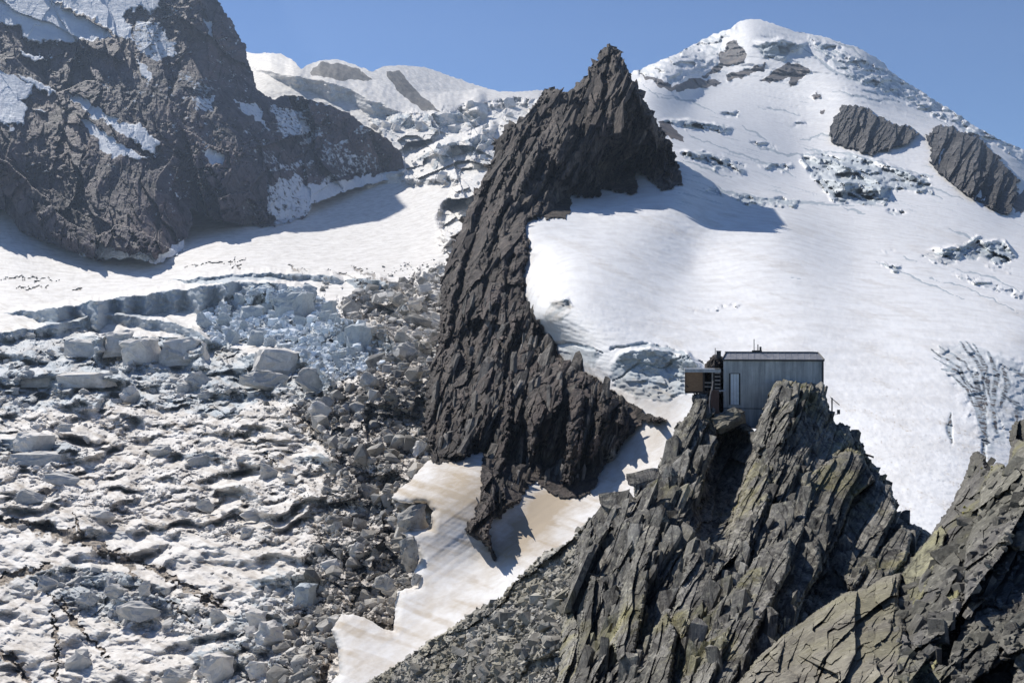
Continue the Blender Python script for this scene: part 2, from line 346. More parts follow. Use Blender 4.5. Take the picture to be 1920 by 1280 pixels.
Z_BLUE = [(372, 590), (470, 540), (590, 545), (640, 600), (715, 620), (720, 690), (640, 715), (600, 720), (560, 660), (480, 640), (400, 650)]
Z_RUB = [(-50, 770), (120, 770), (260, 750), (420, 790), (500, 740), (600, 790), (620, 960), (600, 1060), (380, 1010), (120, 970), (-50, 940)]
Z_DARK = [(640, 560), (720, 540), (830, 500), (840, 640), (820, 870), (740, 940), (760, 1010), (780, 1080), (730, 1190), (640, 1150), (600, 1290), (500, 1300), (560, 1130), (590, 1000), (620, 860), (540, 760), (660, 720), (740, 650), (650, 610)]
Z_MID = [(-60, 640), (130, 620), (390, 640), (480, 670), (620, 700), (640, 790), (500, 740), (420, 790), (260, 760), (-60, 780)]
CREV_L = [([(-40, 968), (60, 985), (130, 1000), (180, 1025), (240, 1055), (255, 1085)], 22), ([(250, 1050), (300, 1070), (350, 1100), (420, 1130)], 12),
    ([(-40, 1100), (50, 1072), (95, 1060)], 15), ([(360, 1115), (430, 1142)], 7), ([(140, 965), (152, 1002)], 5), ([(98, 1150), (108, 1210), (106, 1300)], 9), ([(-40, 1200), (30, 1240), (70, 1300)], 12),
    ([(70, 1090), (120, 1140), (160, 1190), (200, 1230)], 10), ([(300, 1110), (330, 1140), (380, 1180)], 7), ([(600, 1170), (610, 1215), (600, 1300)], 20),
    ([(0, 522), (110, 525)], 2), ([(30, 540), (90, 539)], 3), ([(130, 545), (150, 545)], 3), ([(350, 500), (470, 488)], 2), ([(540, 500), (580, 512)], 3), ([(435, 500), (460, 503)], 3), ([(440, 800), (520, 870)], 4),
    ([(620, 505), (690, 535), (740, 570)], 4), ([(660, 500), (720, 525), (780, 570)], 4)]
Z_LOW1 = [(60, 1075), (130, 1060), (260, 1080), (330, 1120), (430, 1160), (380, 1210), (300, 1180), (180, 1170), (110, 1140)]
Z_LOW2 = [(440, 1140), (560, 1060), (640, 1040), (600, 1170), (560, 1290), (360, 1290), (400, 1220)]
def ledges(x, y):
    led = np.zeros(x.shape); face = np.zeros(x.shape)
    for P_, a_, sd_ in ((78, 0.62, 4), (40, 0.75, 1), (19, 0.7, 2), (9, 0.5, 3)):
        t_ = (y + 0.75 * P_ * fbm(x / (2.6 * P_), y / (2.2 * P_), 120 + sd_, 3) + 0.14 * x) / P_; fr = t_ - np.floor(t_)
        k_ = sstep(-0.15, 0.45, fbm(x / (3.2 * P_), y / (1.8 * P_), 130 + sd_, 3))
        led = led + k_ * a_ * P_ * (np.where(fr > 0.6, (1 - fr) / 0.4, fr / 0.6) - 0.5) * 0.8
        face = np.maximum(face, k_ * (fr > 0.62) * (0.9 if P_ > 15 else 0.5))
    return led, face
def gl_attrs(x, y, s, D):
    sh, cl = terr(x, y, TERR_L)
    U = x * D / F; V = y * D / F
    blue = zone(x, y, Z_BLUE); rub = zone(x, y, Z_RUB); dark = zone(x, y, Z_DARK, 12, 14); mid = zone(x, y, Z_MID)
    icef = zone(x, y, [(690, 225), (760, 215), (1010, 185), (1010, 300), (900, 420), (830, 470), (820, 400), (860, 340), (760, 345)], 10)
    low2 = zone(x, y, Z_LOW1, 10, 14) + zone(x, y, Z_LOW2, 10, 14)
    ice = 0.85 * cl * (0.35 + 0.65 * (y > 400)) + 0.62 * blue + 0.55 * mid + 0.4 * low2 + 0.4 * icef * (fbm(x / 13, y / 13, 3) > 0) 
    ice = ice + 0.15 * zone(x, y, [(470, 132), (700, 190), (760, 215), (740, 330), (640, 215), (520, 180)], 6)
    led, fc = ledges(x, y); ice = ice + 0.5 * fc * sstep(600, 700, y) * (1 - dark)
    cv = np.zeros(x.shape)
    for P, wd in CREV_L:
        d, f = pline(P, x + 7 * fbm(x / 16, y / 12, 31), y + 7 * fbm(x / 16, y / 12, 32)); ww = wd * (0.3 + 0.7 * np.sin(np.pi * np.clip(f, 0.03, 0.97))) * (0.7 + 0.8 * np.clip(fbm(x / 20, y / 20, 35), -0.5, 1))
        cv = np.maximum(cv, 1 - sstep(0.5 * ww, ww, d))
    dirt = 0.16 * sstep(500, 700, y) + 0.12 * sstep(900, 1100, y) + 0.3 * dark + 0.10 * rub + 0.8 * cv + 0.32 * sstep(0.15, 0.8, fbm((x + 1.2 * y) / 90, (y - 0.45 * x) / 13, 88, 4)) * sstep(480, 560, y) + 0.30 * sstep(0.0, 0.6, fbm(x / 26, y / 13, 89, 4)) * sstep(500, 700, y) * (1 - 0.6 * sstep(960, 1010, y))  # crevasse term is painted shade of their depths, the rest is dirt
    rock = np.maximum(0.60 * dark * sstep(600, 680, y) * (fbm(x / 16, y / 14, 21) > -0.05), 0.47 * cv * (y > 900))  # crevasse term is no rock: it darkens their shaded depths by colour
    for P in ([(581, 134), (601, 118), (634, 118), (670, 130), (699, 150), (634, 150), (585, 140)], [(722, 133), (748, 131), (773, 162), (797, 187), (826, 208), (792, 208), (753, 177), (729, 148)]):
        rock = np.maximum(rock, zone(x, y, P, 2, 3))
    return dict(ice=np.clip(np.maximum(ice, cv * 0.9), 0, 1), dirt=dirt, rock=rock, cv=cv, _m=np.stack([blue, rub, dark, mid, icef, sh], 0))
def gl_depth(x, y):
    sh, cl = terr(x, y, TERR_L)
    # small staircase of blocks: cells whose lower part is a face, upper part a top
    dark = zone(x, y, Z_DARK, 12, 14); blue = zone(x, y, Z_BLUE); mid = zone(x, y, Z_MID); rub = zone(x, y, Z_RUB)
    low = sstep(600, 760, y)
    amp = np.clip(1.0 * dark + 0.9 * blue + 0.45 * mid + 0.15 * rub, 0, 1)
    up = zone(x, y, [(690, 225), (760, 215), (1010, 185), (1010, 300), (900, 420), (830, 470), (820, 400), (860, 340), (760, 345)], 10)
    low2 = zone(x, y, Z_LOW1, 10, 14) + zone(x, y, Z_LOW2, 10, 14)
    amp = np.maximum(np.maximum(amp, up * 0.75), 0.5 * low2)
    led, fc = ledges(x, y)
    tot = sh + led * np.clip(low * (1 - dark) * (0.45 + 0.55 * rub) + 0.5 * mid, 0, 1) + low * 16 * fbm((x + 0.8 * y) / 110, (y - 0.4 * x) / 70, 61, 3) + low * 5 * ridged(x / 60, y / 30, 63, 3)
    for sz, a, sd in ((80, 0.5 * dark + 0.85 * up, 4), (34, 0.55, 1), (15, 0.5 * (1 - 0.5 * up), 2), (7, 0.4 * (1 - 0.9 * up), 3)):
        v, h = facets(x / sz, y / (sz * 0.62), 200 + sd, 0.45, 0.75)
        tot = tot + amp * a * sz * 0.62 * v
    D = GLD(x, y + tot)
    return D
def gl_relief(x, y, s, D, at):
    m = at.pop('_m'); U = x * D / F; V = y * D / F
    r = 1.2 * fbm(U / 30, V / 12, 4, 5) * (D / 500)
    r = r + (0.35 + m[1]) * 0.8 * fbm(x / 9, y / 5, 9, 3) * np.minimum(D / 400, 3)
    r = r - at['cv'] * 0.010 * D
    return r
GL_POLY = [(-260, 160), (300, 120), (440, 92), (476, 101), (504, 99), (528, 102), (548, 112), (565, 130), (577, 122), (601, 114), (634, 111), (666, 122), (699, 135), (715, 126), (729, 124), (763, 123), (797, 126),
    (845, 143), (894, 160), (937, 172), (971, 172), (1000, 170), (1015, 169), (1120, 190), (1120, 900), (950, 1460), (-260, 1460)]
mass('glacier', GL_POLY, gl_depth, M['glacier'], 1.7, (1.2, 10), gl_relief, gl_attrs, back=700, inward=30, smooth=False)

# --- right snowfield, peak and couloir
SK = [(1130, 200), (1188, 133), (1203, 129), (1223, 120), (1258, 106), (1297, 86), (1336, 65), (1368, 55), (1387, 40), (1399, 36), (1422, 36), (1446, 43), (1477, 55), (1520, 65), (1551, 71), (1586, 84), (1610, 90), (1629, 100), (1657, 118), (1672, 137), (1704, 157), (1747, 184), (1790, 211), (1825, 235), (1868, 258), (1907, 276), (1920, 281), (2160, 400)]
GR_POLY = SK + [(2160, 1460), (600, 1460), (612, 1290), (636, 1262), (634, 1215), (622, 1180), (640, 1151), (660, 1150), (690, 1160), (723, 1180), (737, 1181), (741, 1140), (743, 1108), (783, 1100), (776, 1075), (787, 1047), (773, 1020), (757, 1003), (747, 997), (807, 990), (811, 955), (800, 943),
    (750, 942), (733, 933), (750, 915), (767, 904), (780, 888), (790, 876), (803, 864), (850, 830), (900, 700), (930, 500), (960, 300)]
ROCKS_R = [[(1348, 102), (1368, 79), (1383, 79), (1399, 98), (1395, 118), (1368, 125), (1348, 122)], [(1258, 165), (1293, 149), (1344, 149), (1360, 157), (1328, 163), (1278, 172)], [(1310, 150), (1345, 120), (1380, 112), (1345, 135)],
    [(1360, 141), (1399, 133), (1434, 118), (1430, 133), (1391, 145), (1368, 151)], [(1422, 153), (1477, 118), (1500, 118), (1520, 133), (1481, 167), (1485, 145), (1446, 157)], [(1195, 138), (1240, 150), (1270, 170), (1255, 172), (1215, 150)],
    [(1523, 180), (1535, 176), (1538, 180), (1527, 187)], [(1540, 205), (1547, 203), (1548, 212), (1540, 212)], [(1232, 228), (1250, 226), (1268, 245), (1284, 264), (1262, 262), (1240, 248)], [(1896, 380), (1925, 350), (1940, 385), (1905, 400)]]
GREY_R = [([(1414, 86), (1454, 77), (1512, 84), (1469, 110), (1434, 112)], 1.0), ([(1500, 294), (1594, 290), (1653, 309), (1740, 335), (1750, 360), (1672, 356), (1665, 380), (1571, 383), (1540, 352), (1516, 325)], 0.8),
    ([(1270, 286), (1320, 282), (1399, 312), (1390, 328), (1350, 318), (1300, 302)], 0.7), ([(1235, 228), (1300, 226), (1372, 240), (1370, 248), (1320, 246)], 0.7), ([(1320, 355), (1400, 368), (1500, 378), (1490, 386), (1400, 384)], 0.7),
    ([(1420, 310), (1480, 308), (1490, 318), (1440, 320)], 0.6), ([(1345, 210), (1385, 210), (1380, 224), (1355, 220)], 0.7), ([(1410, 262), (1450, 270), (1455, 282), (1420, 275)], 0.6),
    ([(1740, 478), (1800, 465), (1830, 443), (1840, 447), (1830, 462), (1880, 452), (1890, 462), (1905, 485), (1880, 495), (1840, 484), (1790, 482)], 0.95), ([(1730, 480), (1790, 485), (1795, 497), (1750, 492)], 0.7),
    ([(1655, 498), (1690, 500), (1680, 508)], 0.8), ([(1780, 512), (1850, 525), (1915, 560), (1850, 540)], 0.5), ([(1820, 520), (1870, 530), (1920, 550), (1925, 560), (1870, 540)], 0.5),
    ([(1145, 690), (1165, 662), (1225, 652), (1290, 670), (1312, 690), (1290, 735), (1250, 752), (1190, 745), (1150, 725)], 0.95), ([(1030, 645), (1100, 648), (1130, 660), (1110, 700), (1070, 688)], 0.7),
    ([(1018, 585), (1040, 566), (1068, 562), (1070, 580), (1050, 605), (1030, 605)], 0.2), ([(1290, 580), (1390, 568), (1380, 576), (1300, 585)], 0.4),
    ([(1660, 395), (1690, 393), (1700, 400), (1670, 405)], 0.7), ([(1655, 470), (1670, 468), (1680, 474)], 0.6), ([(1480, 240), (1520, 232), (1500, 225)], 0.3), ([(1850, 500), (1900, 505), (1890, 510)], 0.5)]
CREV_R = [([(1145, 655), (1200, 645), (1260, 655), (1320, 682)], 5), ([(1150, 715), (1200, 680), (1240, 690), (1290, 665)], 3), ([(1035, 643), (1090, 648), (1130, 660)], 4), ([(1035, 568), (1066, 561), (1072, 578)], 4),
    ([(1510, 280), (1600, 290), (1700, 320), (1750, 335)], 2.5), ([(1540, 350), (1600, 335), (1660, 335)], 3), ([(1230, 226), (1300, 230), (1375, 245)], 3), ([(1320, 352), (1400, 368), (1500, 380)], 2.5), ([(1730, 480), (1790, 470), (1838, 445)], 3),
    ([(1200, 155), (1240, 185), (1300, 190)], 2), ([(1530, 90), (1600, 140), (1680, 175), (1740, 205)], 3), ([(1500, 85), (1560, 130), (1620, 160)], 4), ([(1560, 75), (1620, 105)], 3), ([(1740, 210), (1800, 250), (1860, 280)], 2.5), ([(1610, 170), (1660, 180)], 2), ([(1480, 520), (1500, 522)], 1.5),
    ([(1783, 775), (1780, 800), (1784, 830)], 5), ([(1743, 520), (1800, 535), (1860, 560), (1915, 590)], 2), ([(1215, 170), (1290, 190), (1345, 212)], 2.5), ([(1290, 255), (1420, 300), (1500, 332)], 3), ([(1280, 300), (1370, 334)], 3), ([(1330, 350), (1430, 374), (1520, 380), (1600, 387)], 3.5), ([(1390, 235), (1440, 264)], 3), ([(1500, 264), (1565, 248)], 2.5), ([(1400, 270), (1480, 292), (1560, 285)], 3), ([(1700, 345), (1765, 372)], 3), ([(1580, 390), (1625, 402)], 2.5), ([(1660, 357), (1740, 350), (1805, 374)], 3), ([(1420, 200), (1505, 216)], 2.5), ([(1560, 172), (1615, 182), (1685, 192)], 2.5), ([(1780, 428), (1850, 460)], 3), ([(1640, 490), (1720, 522), (1810, 562)], 2.5), ([(1690, 480), (1720, 490)], 2), ([(1790, 505), (1860, 520), (1920, 548)], 3)]
FAN = [([(1745, 655), (1800, 690), (1830, 740), (1845, 800)], 3), ([(1752, 670), (1800, 700), (1832, 752)], 2.5), ([(1760, 650), (1810, 680), (1845, 740), (1850, 800)], 3), ([(1775, 700), (1810, 725), (1835, 780)], 3), ([(1800, 640), (1840, 690), (1850, 760)], 4), ([(1812, 640), (1845, 685), (1853, 740)], 3), ([(1825, 645), (1850, 690), (1856, 750)], 4),
    ([(1852, 660), (1870, 700), (1860, 760), (1870, 810)], 6), ([(1880, 690), (1890, 720), (1875, 760)], 7), ([(1895, 690), (1920, 705), (1940, 720)], 5), ([(1880, 740), (1910, 760), (1905, 800)], 5), ([(1830, 700), (1836, 760), (1850, 830)], 10), ([(1843, 820), (1848, 880)], 4), ([(1765, 690), (1800, 700)], 3)]
def bands(x, y):
    q = np.zeros(x.shape)
    for sx, sy, sdd, th in ((120, 7, 41, 0.40), (55, 4.5, 43, 0.46)):
        f = fbm((x + 0.3 * y) / sx, (y - 0.27 * x) / sy, sdd, 4); m = sstep(-0.1, 0.5, fbm(x / 110, y / 60, 47, 2) + 0.5 * sstep(240, 330, y) * sstep(420, 380, y) * sstep(1230, 1300, x) + 0.4 * sstep(1640, 1760, x) * sstep(430, 470, y))
        q = np.maximum(q, sstep(th, th + 0.12, f) * m)
    return q * sstep(600, 480, y) * sstep(1190, 1290, x) * (1 - 0.75 * sstep(380, 430, y) * sstep(1750, 1600, x))
def gr_attrs(x, y, s, D):
    z = np.zeros(x.shape); ice = z.copy(); rock = z.copy(); dirt = z.copy(); cv = z.copy(); gz = z.copy()
    sub = lambda P, m=30: (x > min(p[0] for p in P) - m) & (x < max(p[0] for p in P) + m) & (y > min(p[1] for p in P) - m) & (y < max(p[1] for p in P) + m)
    for P, k in GREY_R:
        b = sub(P); v = zone(x[b], y[b], P, 3, 5); gz[b] = np.maximum(gz[b], v); ice[b] = np.maximum(ice[b], v * k * 0.75)
    for P in ROCKS_R:
        b = sub(P); v = zone(x[b], y[b], P, 2, 5); rock[b] = np.maximum(rock[b], v)
    for P, wd in CREV_R + FAN:
        b = sub(P); an_ = 2.2 if wd > 0 and P[0][1] > 600 and P[0][0] > 1700 else 4.0; d, f = pline(P, x[b] + an_ * fbm(x[b] / 24, y[b] / 20, 31, 3), y[b] + an_ * fbm(x[b] / 24, y[b] / 20, 32, 3)); ww = wd * (1.6 if an_ < 3 else 1.0) * (0.35 + 0.65 * np.sin(np.pi * np.clip(f, 0.05, 0.95)))
        cv[b] = np.maximum(cv[b], 1 - sstep(0.35 * ww, ww, d))
    ov = zone(x, y, [(1016, 590), (1035, 566), (1068, 561), (1072, 580), (1052, 606), (1030, 608)], 3, 3); ice = np.maximum(ice, ov * (0.5 + 0.25 * np.sin((x * 0.6 + y) / 3.2))); dirt += 0.35 * ov
    fan = cv * ((x > 1730) & (y > 620)); rock = np.maximum(rock, 0.50 * fan); ice = np.maximum(ice, 0.5 * zone(x, y, [(1748, 650), (1800, 640), (1850, 650), (1935, 690), (1935, 800), (1880, 830), (1850, 880), (1835, 780)], 8, 8))  # fan crevasses: shaded depth put into the colour through the rock mask
    # peak: broken ice band high on the left skyline and right ridge
    pk = zone(x, y, [(1190, 130), (1387, 40), (1360, 90), (1330, 130), (1250, 165), (1195, 150)], 5); ice += 0.5 * pk * (fbm(x / 9, y / 9, 8) > -0.1)
    pr = zone(x, y, [(1520, 66), (1680, 140), (1920, 280), (1920, 300), (1700, 190), (1600, 150), (1510, 85)], 4); ice += 0.75 * pr * (fbm((x + y * 0.6) / 22, (y - x * 0.6) / 6, 18) > 0.05)
    bq = bands(x, y); ice += 0.52 * bq
    dirt += 0.5 * sstep(0.35, 0.9, fbm(x / 5, y / 3.4, 58, 3)) * sstep(640, 760, y) * (x > 1400)
    co = sstep(640, 760, y) * (1 - sstep(1230, 1400, x))      # the couloir
    st = fbm((x + 0.78 * y) / 60, (y * 1.0 + 0.72 * x) / 9 * 1.0, 71, 4)
    brown = np.exp(-((x - 0.55 * (1045 - 0) * 0 - (1030 + (940 - y) * 0.75)) / 42) ** 2) * sstep(905, 935, y) * (1 - sstep(1000, 1080, y))
    dirt += co * (0.40 + 0.06 * sstep(0.0, 0.8, st) + 0.22 * fbm(x / 70, y / 50, 72, 4)) + 0.75 * brown + 0.5 * co * np.exp(-((x - 860) / 70) ** 2 - ((y - 920) / 50) ** 2)
    dirt += 0.26 * sstep(0.0, 0.7, fbm((x + 0.3 * y) / 170, (y - 0.35 * x) / 24, 55, 4)) * (y > 400)
    return dict(ice=np.clip(np.maximum(ice, 0.9 * cv), 0, 1), rock=rock, dirt=dirt, cv=cv, _m=np.stack([gz, pk + pr, co], 0))
TERR_R = [([(1140, 690), (1160, 664), (1220, 652), (1290, 668), (1325, 695)], 46, 8), ([(1500, 292), (1560, 300), (1620, 330), (1665, 350)], 16, 6), ([(1540, 335), (1600, 345), (1665, 352)], 26, 6), ([(1590, 288), (1650, 305), (1700, 325), (1745, 345)], 12, 6), ([(1232, 226), (1300, 228), (1375, 242)], 9, 5),
    ([(1265, 285), (1330, 290), (1400, 322)], 9, 5), ([(1414, 80), (1460, 76), (1512, 84)], 24, 6), ([(1740, 470), (1800, 462), (1840, 445)], 14, 5), ([(1830, 455), (1885, 452), (1905, 480)], 14, 5), ([(1030, 643), (1090, 648), (1130, 662)], 18, 6), ([(1030, 568), (1066, 561), (1074, 574)], 16, 4)]
def gr_depth(x, y):
    sh, cl = terr(x, y, TERR_R)
    gz = np.zeros(x.shape)
    for P, k in GREY_R:
        b = (x > min(p[0] for p in P) - 30) & (x < max(p[0] for p in P) + 30) & (y > min(p[1] for p in P) - 30) & (y < max(p[1] for p in P) + 30)
        gz[b] = np.maximum(gz[b], k * zone(x[b], y[b], P, 3, 5))
    gz = np.maximum(gz, 0.6 * zone(x, y, [(1190, 130), (1387, 40), (1360, 90), (1330, 130), (1250, 165), (1195, 150)], 5))
    gz = np.maximum(gz, 0.8 * zone(x, y, [(1520, 66), (1680, 140), (1920, 280), (1920, 300), (1700, 190), (1600, 150), (1510, 85)], 4))
    gz = np.maximum(gz, 0.3 * zone(x, y, [(1750, 640), (1930, 680), (1930, 820), (1840, 840)], 12))
    tot = sh
    for sz, a, sd in ((26, 0.6, 1), (11, 0.6, 2)):
        v, h = facets(x / sz, y / (sz * 0.5), 300 + sd, 0.5, 0.7); tot = tot + gz * a * sz * 0.5 * v
    return GRD(x, y + tot)
def gr_relief(x, y, s, D, at):
    m = at.pop('_m'); U = x * D / F; V = y * D / F
    r = 0.35 * (1 - 0.85 * m[2]) * np.minimum(D / 300, 3) * fbm((x + 0.2 * y) / 22, (y - 0.25 * x) / 6, 14, 4, 0.6) + 2.2 * fbm((U + V) / 70, (V - 0.25 * U) / 22, 4, 5, 0.55) * (D / 400) + 0.12 * fbm(U / 5, V / 3, 9, 4) * (D / 250)
    # near the couloir keep fine flow lines
    r = r + m[2] * 0.09 * fbm((x + 0.78 * y) / 160, (y + 0.72 * x) / 16, 12, 3)
    rk, h = facets(U / 34, V / 60, 77, 1.0, 0.6); rk2, h = facets((U + 0.3 * V) / 11, V / 24, 78, 1.0, 0.6); r = r + at['rock'] * (18 * (rk + 0.4) + 9 * rk2) * (D / 2200)
    r = r - at['cv'] * (0.0025 + 0.004 * (y > 600) - 0.0035 * ((x > 1700) & (y > 600))) * D
    return r
mass('snowfield', GR_POLY, gr_depth, M['snowfield'], 1.9, (2.0, 15), gr_relief, gr_attrs, back=600, inward=30, smooth=True, edge=(3.5, 16))

# --- rock outcrops on the far snow slopes
def contact(P, fn, k=0.985): return [(a, b, float(fn(np.array([a * 1.0]), np.array([b * 1.0]))[0]) * k) for a, b in P]
def rock_relief(L1, asp, ang, amp=0.5, seed=0, tilt=0.9, crack=0.15, bias=(0, 0), fine=1.0, var=14):
    def f(x, y, s, D, at):
        U = (x - CX) * D.mean() / F; V = -(y - CY) * D.mean() / F
        wu = U + 0.10 * L1 * fbm(U / L1 / 2, V / L1 / 2, seed + 5, 3); wv = V + 0.10 * L1 * fbm(U / L1 / 2, V / L1 / 2, seed + 6, 3)
        r = 0
        for k, (l, a, da) in enumerate(((L1 * 3.2, 0.9, 0), (L1 * 1.4, 1.0, 1), (L1 * 0.62, 0.8, -0.6), (L1 * 0.28, 0.6 * fine, 0.5), (L1 * 0.13, 0.45 * fine, -1))):
            u, v = rot(wu, wv, ang + var * da, l * asp ** 0.5, l / asp ** 0.5)
            q, h = facets(u, v, seed + 10 * k, tilt, 0.6, crack, bias, 0.75)
            r = r + a * l / asp ** 0.5 * q
            if k in (1, 2, 3): at['tint'] = at.get('tint', 0.5) + (h - 0.5) * (0.5, 0.45, 0.3)[k - 1]
        r = r + 0.06 * L1 * fbm(U / L1 * 4, V / L1 * 4, seed + 9, 4)
        return amp * r * np.clip(0.35 + s / 12, 0, 1)
    return f
Rk1 = [(1555, 243), (1579, 198), (1590, 196), (1622, 202), (1649, 219), (1672, 231), (1700, 237), (1723, 251), (1704, 270), (1668, 278), (1633, 288), (1586, 274), (1559, 266)]
Rk2 = [(1735, 254), (1766, 233), (1786, 241), (1805, 251), (1833, 256), (1856, 278), (1880, 305), (1907, 333), (1907, 372), (1895, 395), (1880, 403), (1840, 380), (1805, 360), (1766, 329), (1743, 301), (1747, 278)]
M['outcrop'] = rock_mat('pale_far_rock', 18, (0.05, 0.05, 0.054), (0.24, 0.225, 0.21), (0.10, 0.095, 0.09), strata=((0.16, 0.1, 0.025), (0, 25, 0)), bd=7, bs=0.9, dark=(0.03, 0.03, 0.035))
for nm, P, sd in (('rock_outcrop', Rk1, 400), ('rock_outcrop', Rk2, 500)):
    c = np.mean(P, 0); T = TPS(contact(P, GRD, 0.97) + [(c[0], c[1], float(GRD(c[:1], c[1:])[0]) * 0.91)])
    mass(nm, P, T, M['outcrop'], 1.5, (5, 9), rock_relief(16, 3.4, 60, 1.7, sd, 0.9, 0.0, (0, -1.1), var=16), back=200, inward=10, seed=sd)

# --- left rock wall
LW = [(-260, -220), (380, -220), (395, -40), (406, 0), (422, 24), (439, 45), (447, 69), (459, 85), (463, 110), (471, 126), (475, 154), (491, 175), (512, 187), (532, 179), (569, 183), (609, 195), (650, 211), (682, 232), (723, 260), (751, 285), (760, 322), (731, 337),
    (690, 345), (640, 362), (609, 374), (585, 382), (577, 406), (516, 426), (447, 418), (406, 414), (357, 390), (361, 422), (345, 455), (341, 471), (292, 496), (264, 487), (244, 483), (179, 487), (142, 475), (81, 451), (37, 431), (8, 394), (-40, 380), (-260, 400)]
SNOW_L = [([(-260, -220), (60, -220), (93, 0), (191, 53), (211, 69), (154, 77), (122, 81), (53, 77), (32, 45), (-60, 41), (-260, 60)], 1.0), ([(97, 0), (60, -100), (280, -100), (297, 0), (301, 20), (260, 16), (227, 28), (244, 49), (248, 77), (227, 69), (179, 37)], 1.0),
    ([(252, 41), (301, 45), (325, 81), (337, 106), (284, 114), (260, 102), (248, 77)], 0.62), ([(122, 171), (146, 179), (227, 232), (260, 232), (280, 252), (297, 268), (288, 290), (227, 248), (175, 219), (150, 199)], 1.0),
    ([(146, 215), (171, 227), (211, 260), (244, 280), (280, 301), (227, 292), (203, 292), (187, 268), (167, 252)], 1.0), ([(378, 284), (398, 278), (422, 292), (418, 309), (390, 305)], 1.0),
    ([(-60, 120), (24, 142), (61, 162), (61, 179), (37, 187), (49, 203), (45, 236), (24, 232), (-60, 219)], 1.0), ([(24, 134), (69, 150), (114, 175), (93, 179), (61, 162)], 0.9), ([(41, 95), (65, 102), (87, 114), (69, 114), (45, 108)], 1.0),
    ([(500, 345), (560, 325), (600, 375), (577, 405), (520, 425), (500, 400)], 0.62), ([(504, 195), (569, 211), (589, 252), (528, 260)], 0.6), ([(600, 262), (700, 290), (720, 320), (640, 330), (600, 300)], 0.5), ([(357, 180), (406, 180), (398, 212), (366, 208)], 0.6), ([(439, 190), (487, 199), (504, 244), (459, 211)], 0.66),
    ([(142, 473), (183, 485), (163, 492)], 1.0), ([(183, 459), (227, 471), (250, 490), (179, 487)], 0.9), ([(264, 467), (292, 485), (330, 458), (350, 450), (341, 471), (292, 500), (244, 487)], 1.0), ([(380, 30), (395, 40), (405, 75), (390, 70)], 0.7), ([(255, 100), (285, 140), (275, 160), (262, 130)], 0.8), ([(300, 110), (400, 165), (390, 190), (330, 140)], 0.5), ([(380, -60), (450, 80), (420, 60), (395, 10)], 0.3), ([(540, 370), (580, 350), (735, 320), (765, 330), (690, 350), (600, 378)], 0.9), ([(0, 225), (30, 240), (20, 250)], 0.6), ([(60, 200), (90, 205), (80, 212)], 0.8)]
LWT = TPS(contact([(-40, 385), (37, 431), (142, 475), (292, 496), (345, 455), (447, 418), (577, 400), (690, 345), (760, 322)], GLD, 0.975) + [(-260, -220, 2300), (0, 0, 1950), (200, 60, 1950), (400, 0, 2150), (350, -200, 2500), (475, 154, 2050), (520, 187, 2080), (300, 200, 1720), (100, 200, 1680), (570, 200, 2100), (720, 262, 2120), (600, 300, 1990), (0, 300, 1480), (250, 400, 1400), (430, 330, 1680), (-260, 300, 1500)])
def lw_attrs(x, y, s, D):
    sn = np.zeros(x.shape)
    for P, k in SNOW_L: sn = np.maximum(sn, k * zone(x, y, P, 3, 7))
    sn = np.maximum(sn, 0.5 * sstep(0.1, 0.5, fbm((x - 0.8 * y) / 16, (y + 0.5 * x) / 8, 46, 4) + 0.7 * fbm((x - 0.8 * y) / 120, (y + 0.6 * x) / 60, 47, 2) - 0.15 - 0.35 * sstep(300, 0, x) - 0.3 * sstep(330, 400, y)))
    sn = np.maximum(sn, (0.32 + 0.22 * sstep(250, 600, x)) * sstep(0.15, 0.6, fbm((x - 0.8 * y) / 60, (y + 0.5 * x) / 30, 44, 4)) * sstep(470, 380, y + 0 * x) )
    return dict(rock=1 - sn * 0.95, ice=0.3 * sn * (fbm(x / 20, y / 20, 5) > 0.1), dirt=np.zeros(x.shape))
def lw_relief(x, y, s, D, at):
    U = (x - CX) * 1800 / F; V = -(y - CY) * 1800 / F
    wu = U + 14 * fbm(U / 120, V / 120, 3); wv = V + 14 * fbm(U / 120, V / 120, 4); r = 0
    for k, (l, a, asp, an) in enumerate(((330, 0.7, 2.4, -50), (150, 0.85, 3.0, -62), (62, 0.8, 3.4, 80), (30, 0.7, 3.2, -74), (14, 0.6, 3, 76), (7, 0.5, 2, -50))):
        u, v = rot(wu, wv, an, l * asp ** 0.5, l / asp ** 0.5); q, h = facets(u, v, 600 + 10 * k, 1.0, 0.55, 0.0, (0, 0), 0.7); r = r + a * l / asp ** 0.5 * q
    rk = at['rock']; r = r * (0.25 + 0.75 * rk) + (1 - rk) * -8
    return 0.62 * r * np.clip(0.2 + s / 25, 0, 1)
mass('rock_wall', LW, LWT, M['wall'], 1.7, (3.5, 16), lw_relief, lw_attrs, back=500, inward=40, seed=3, front=lambda x, y: GLD(x, y))

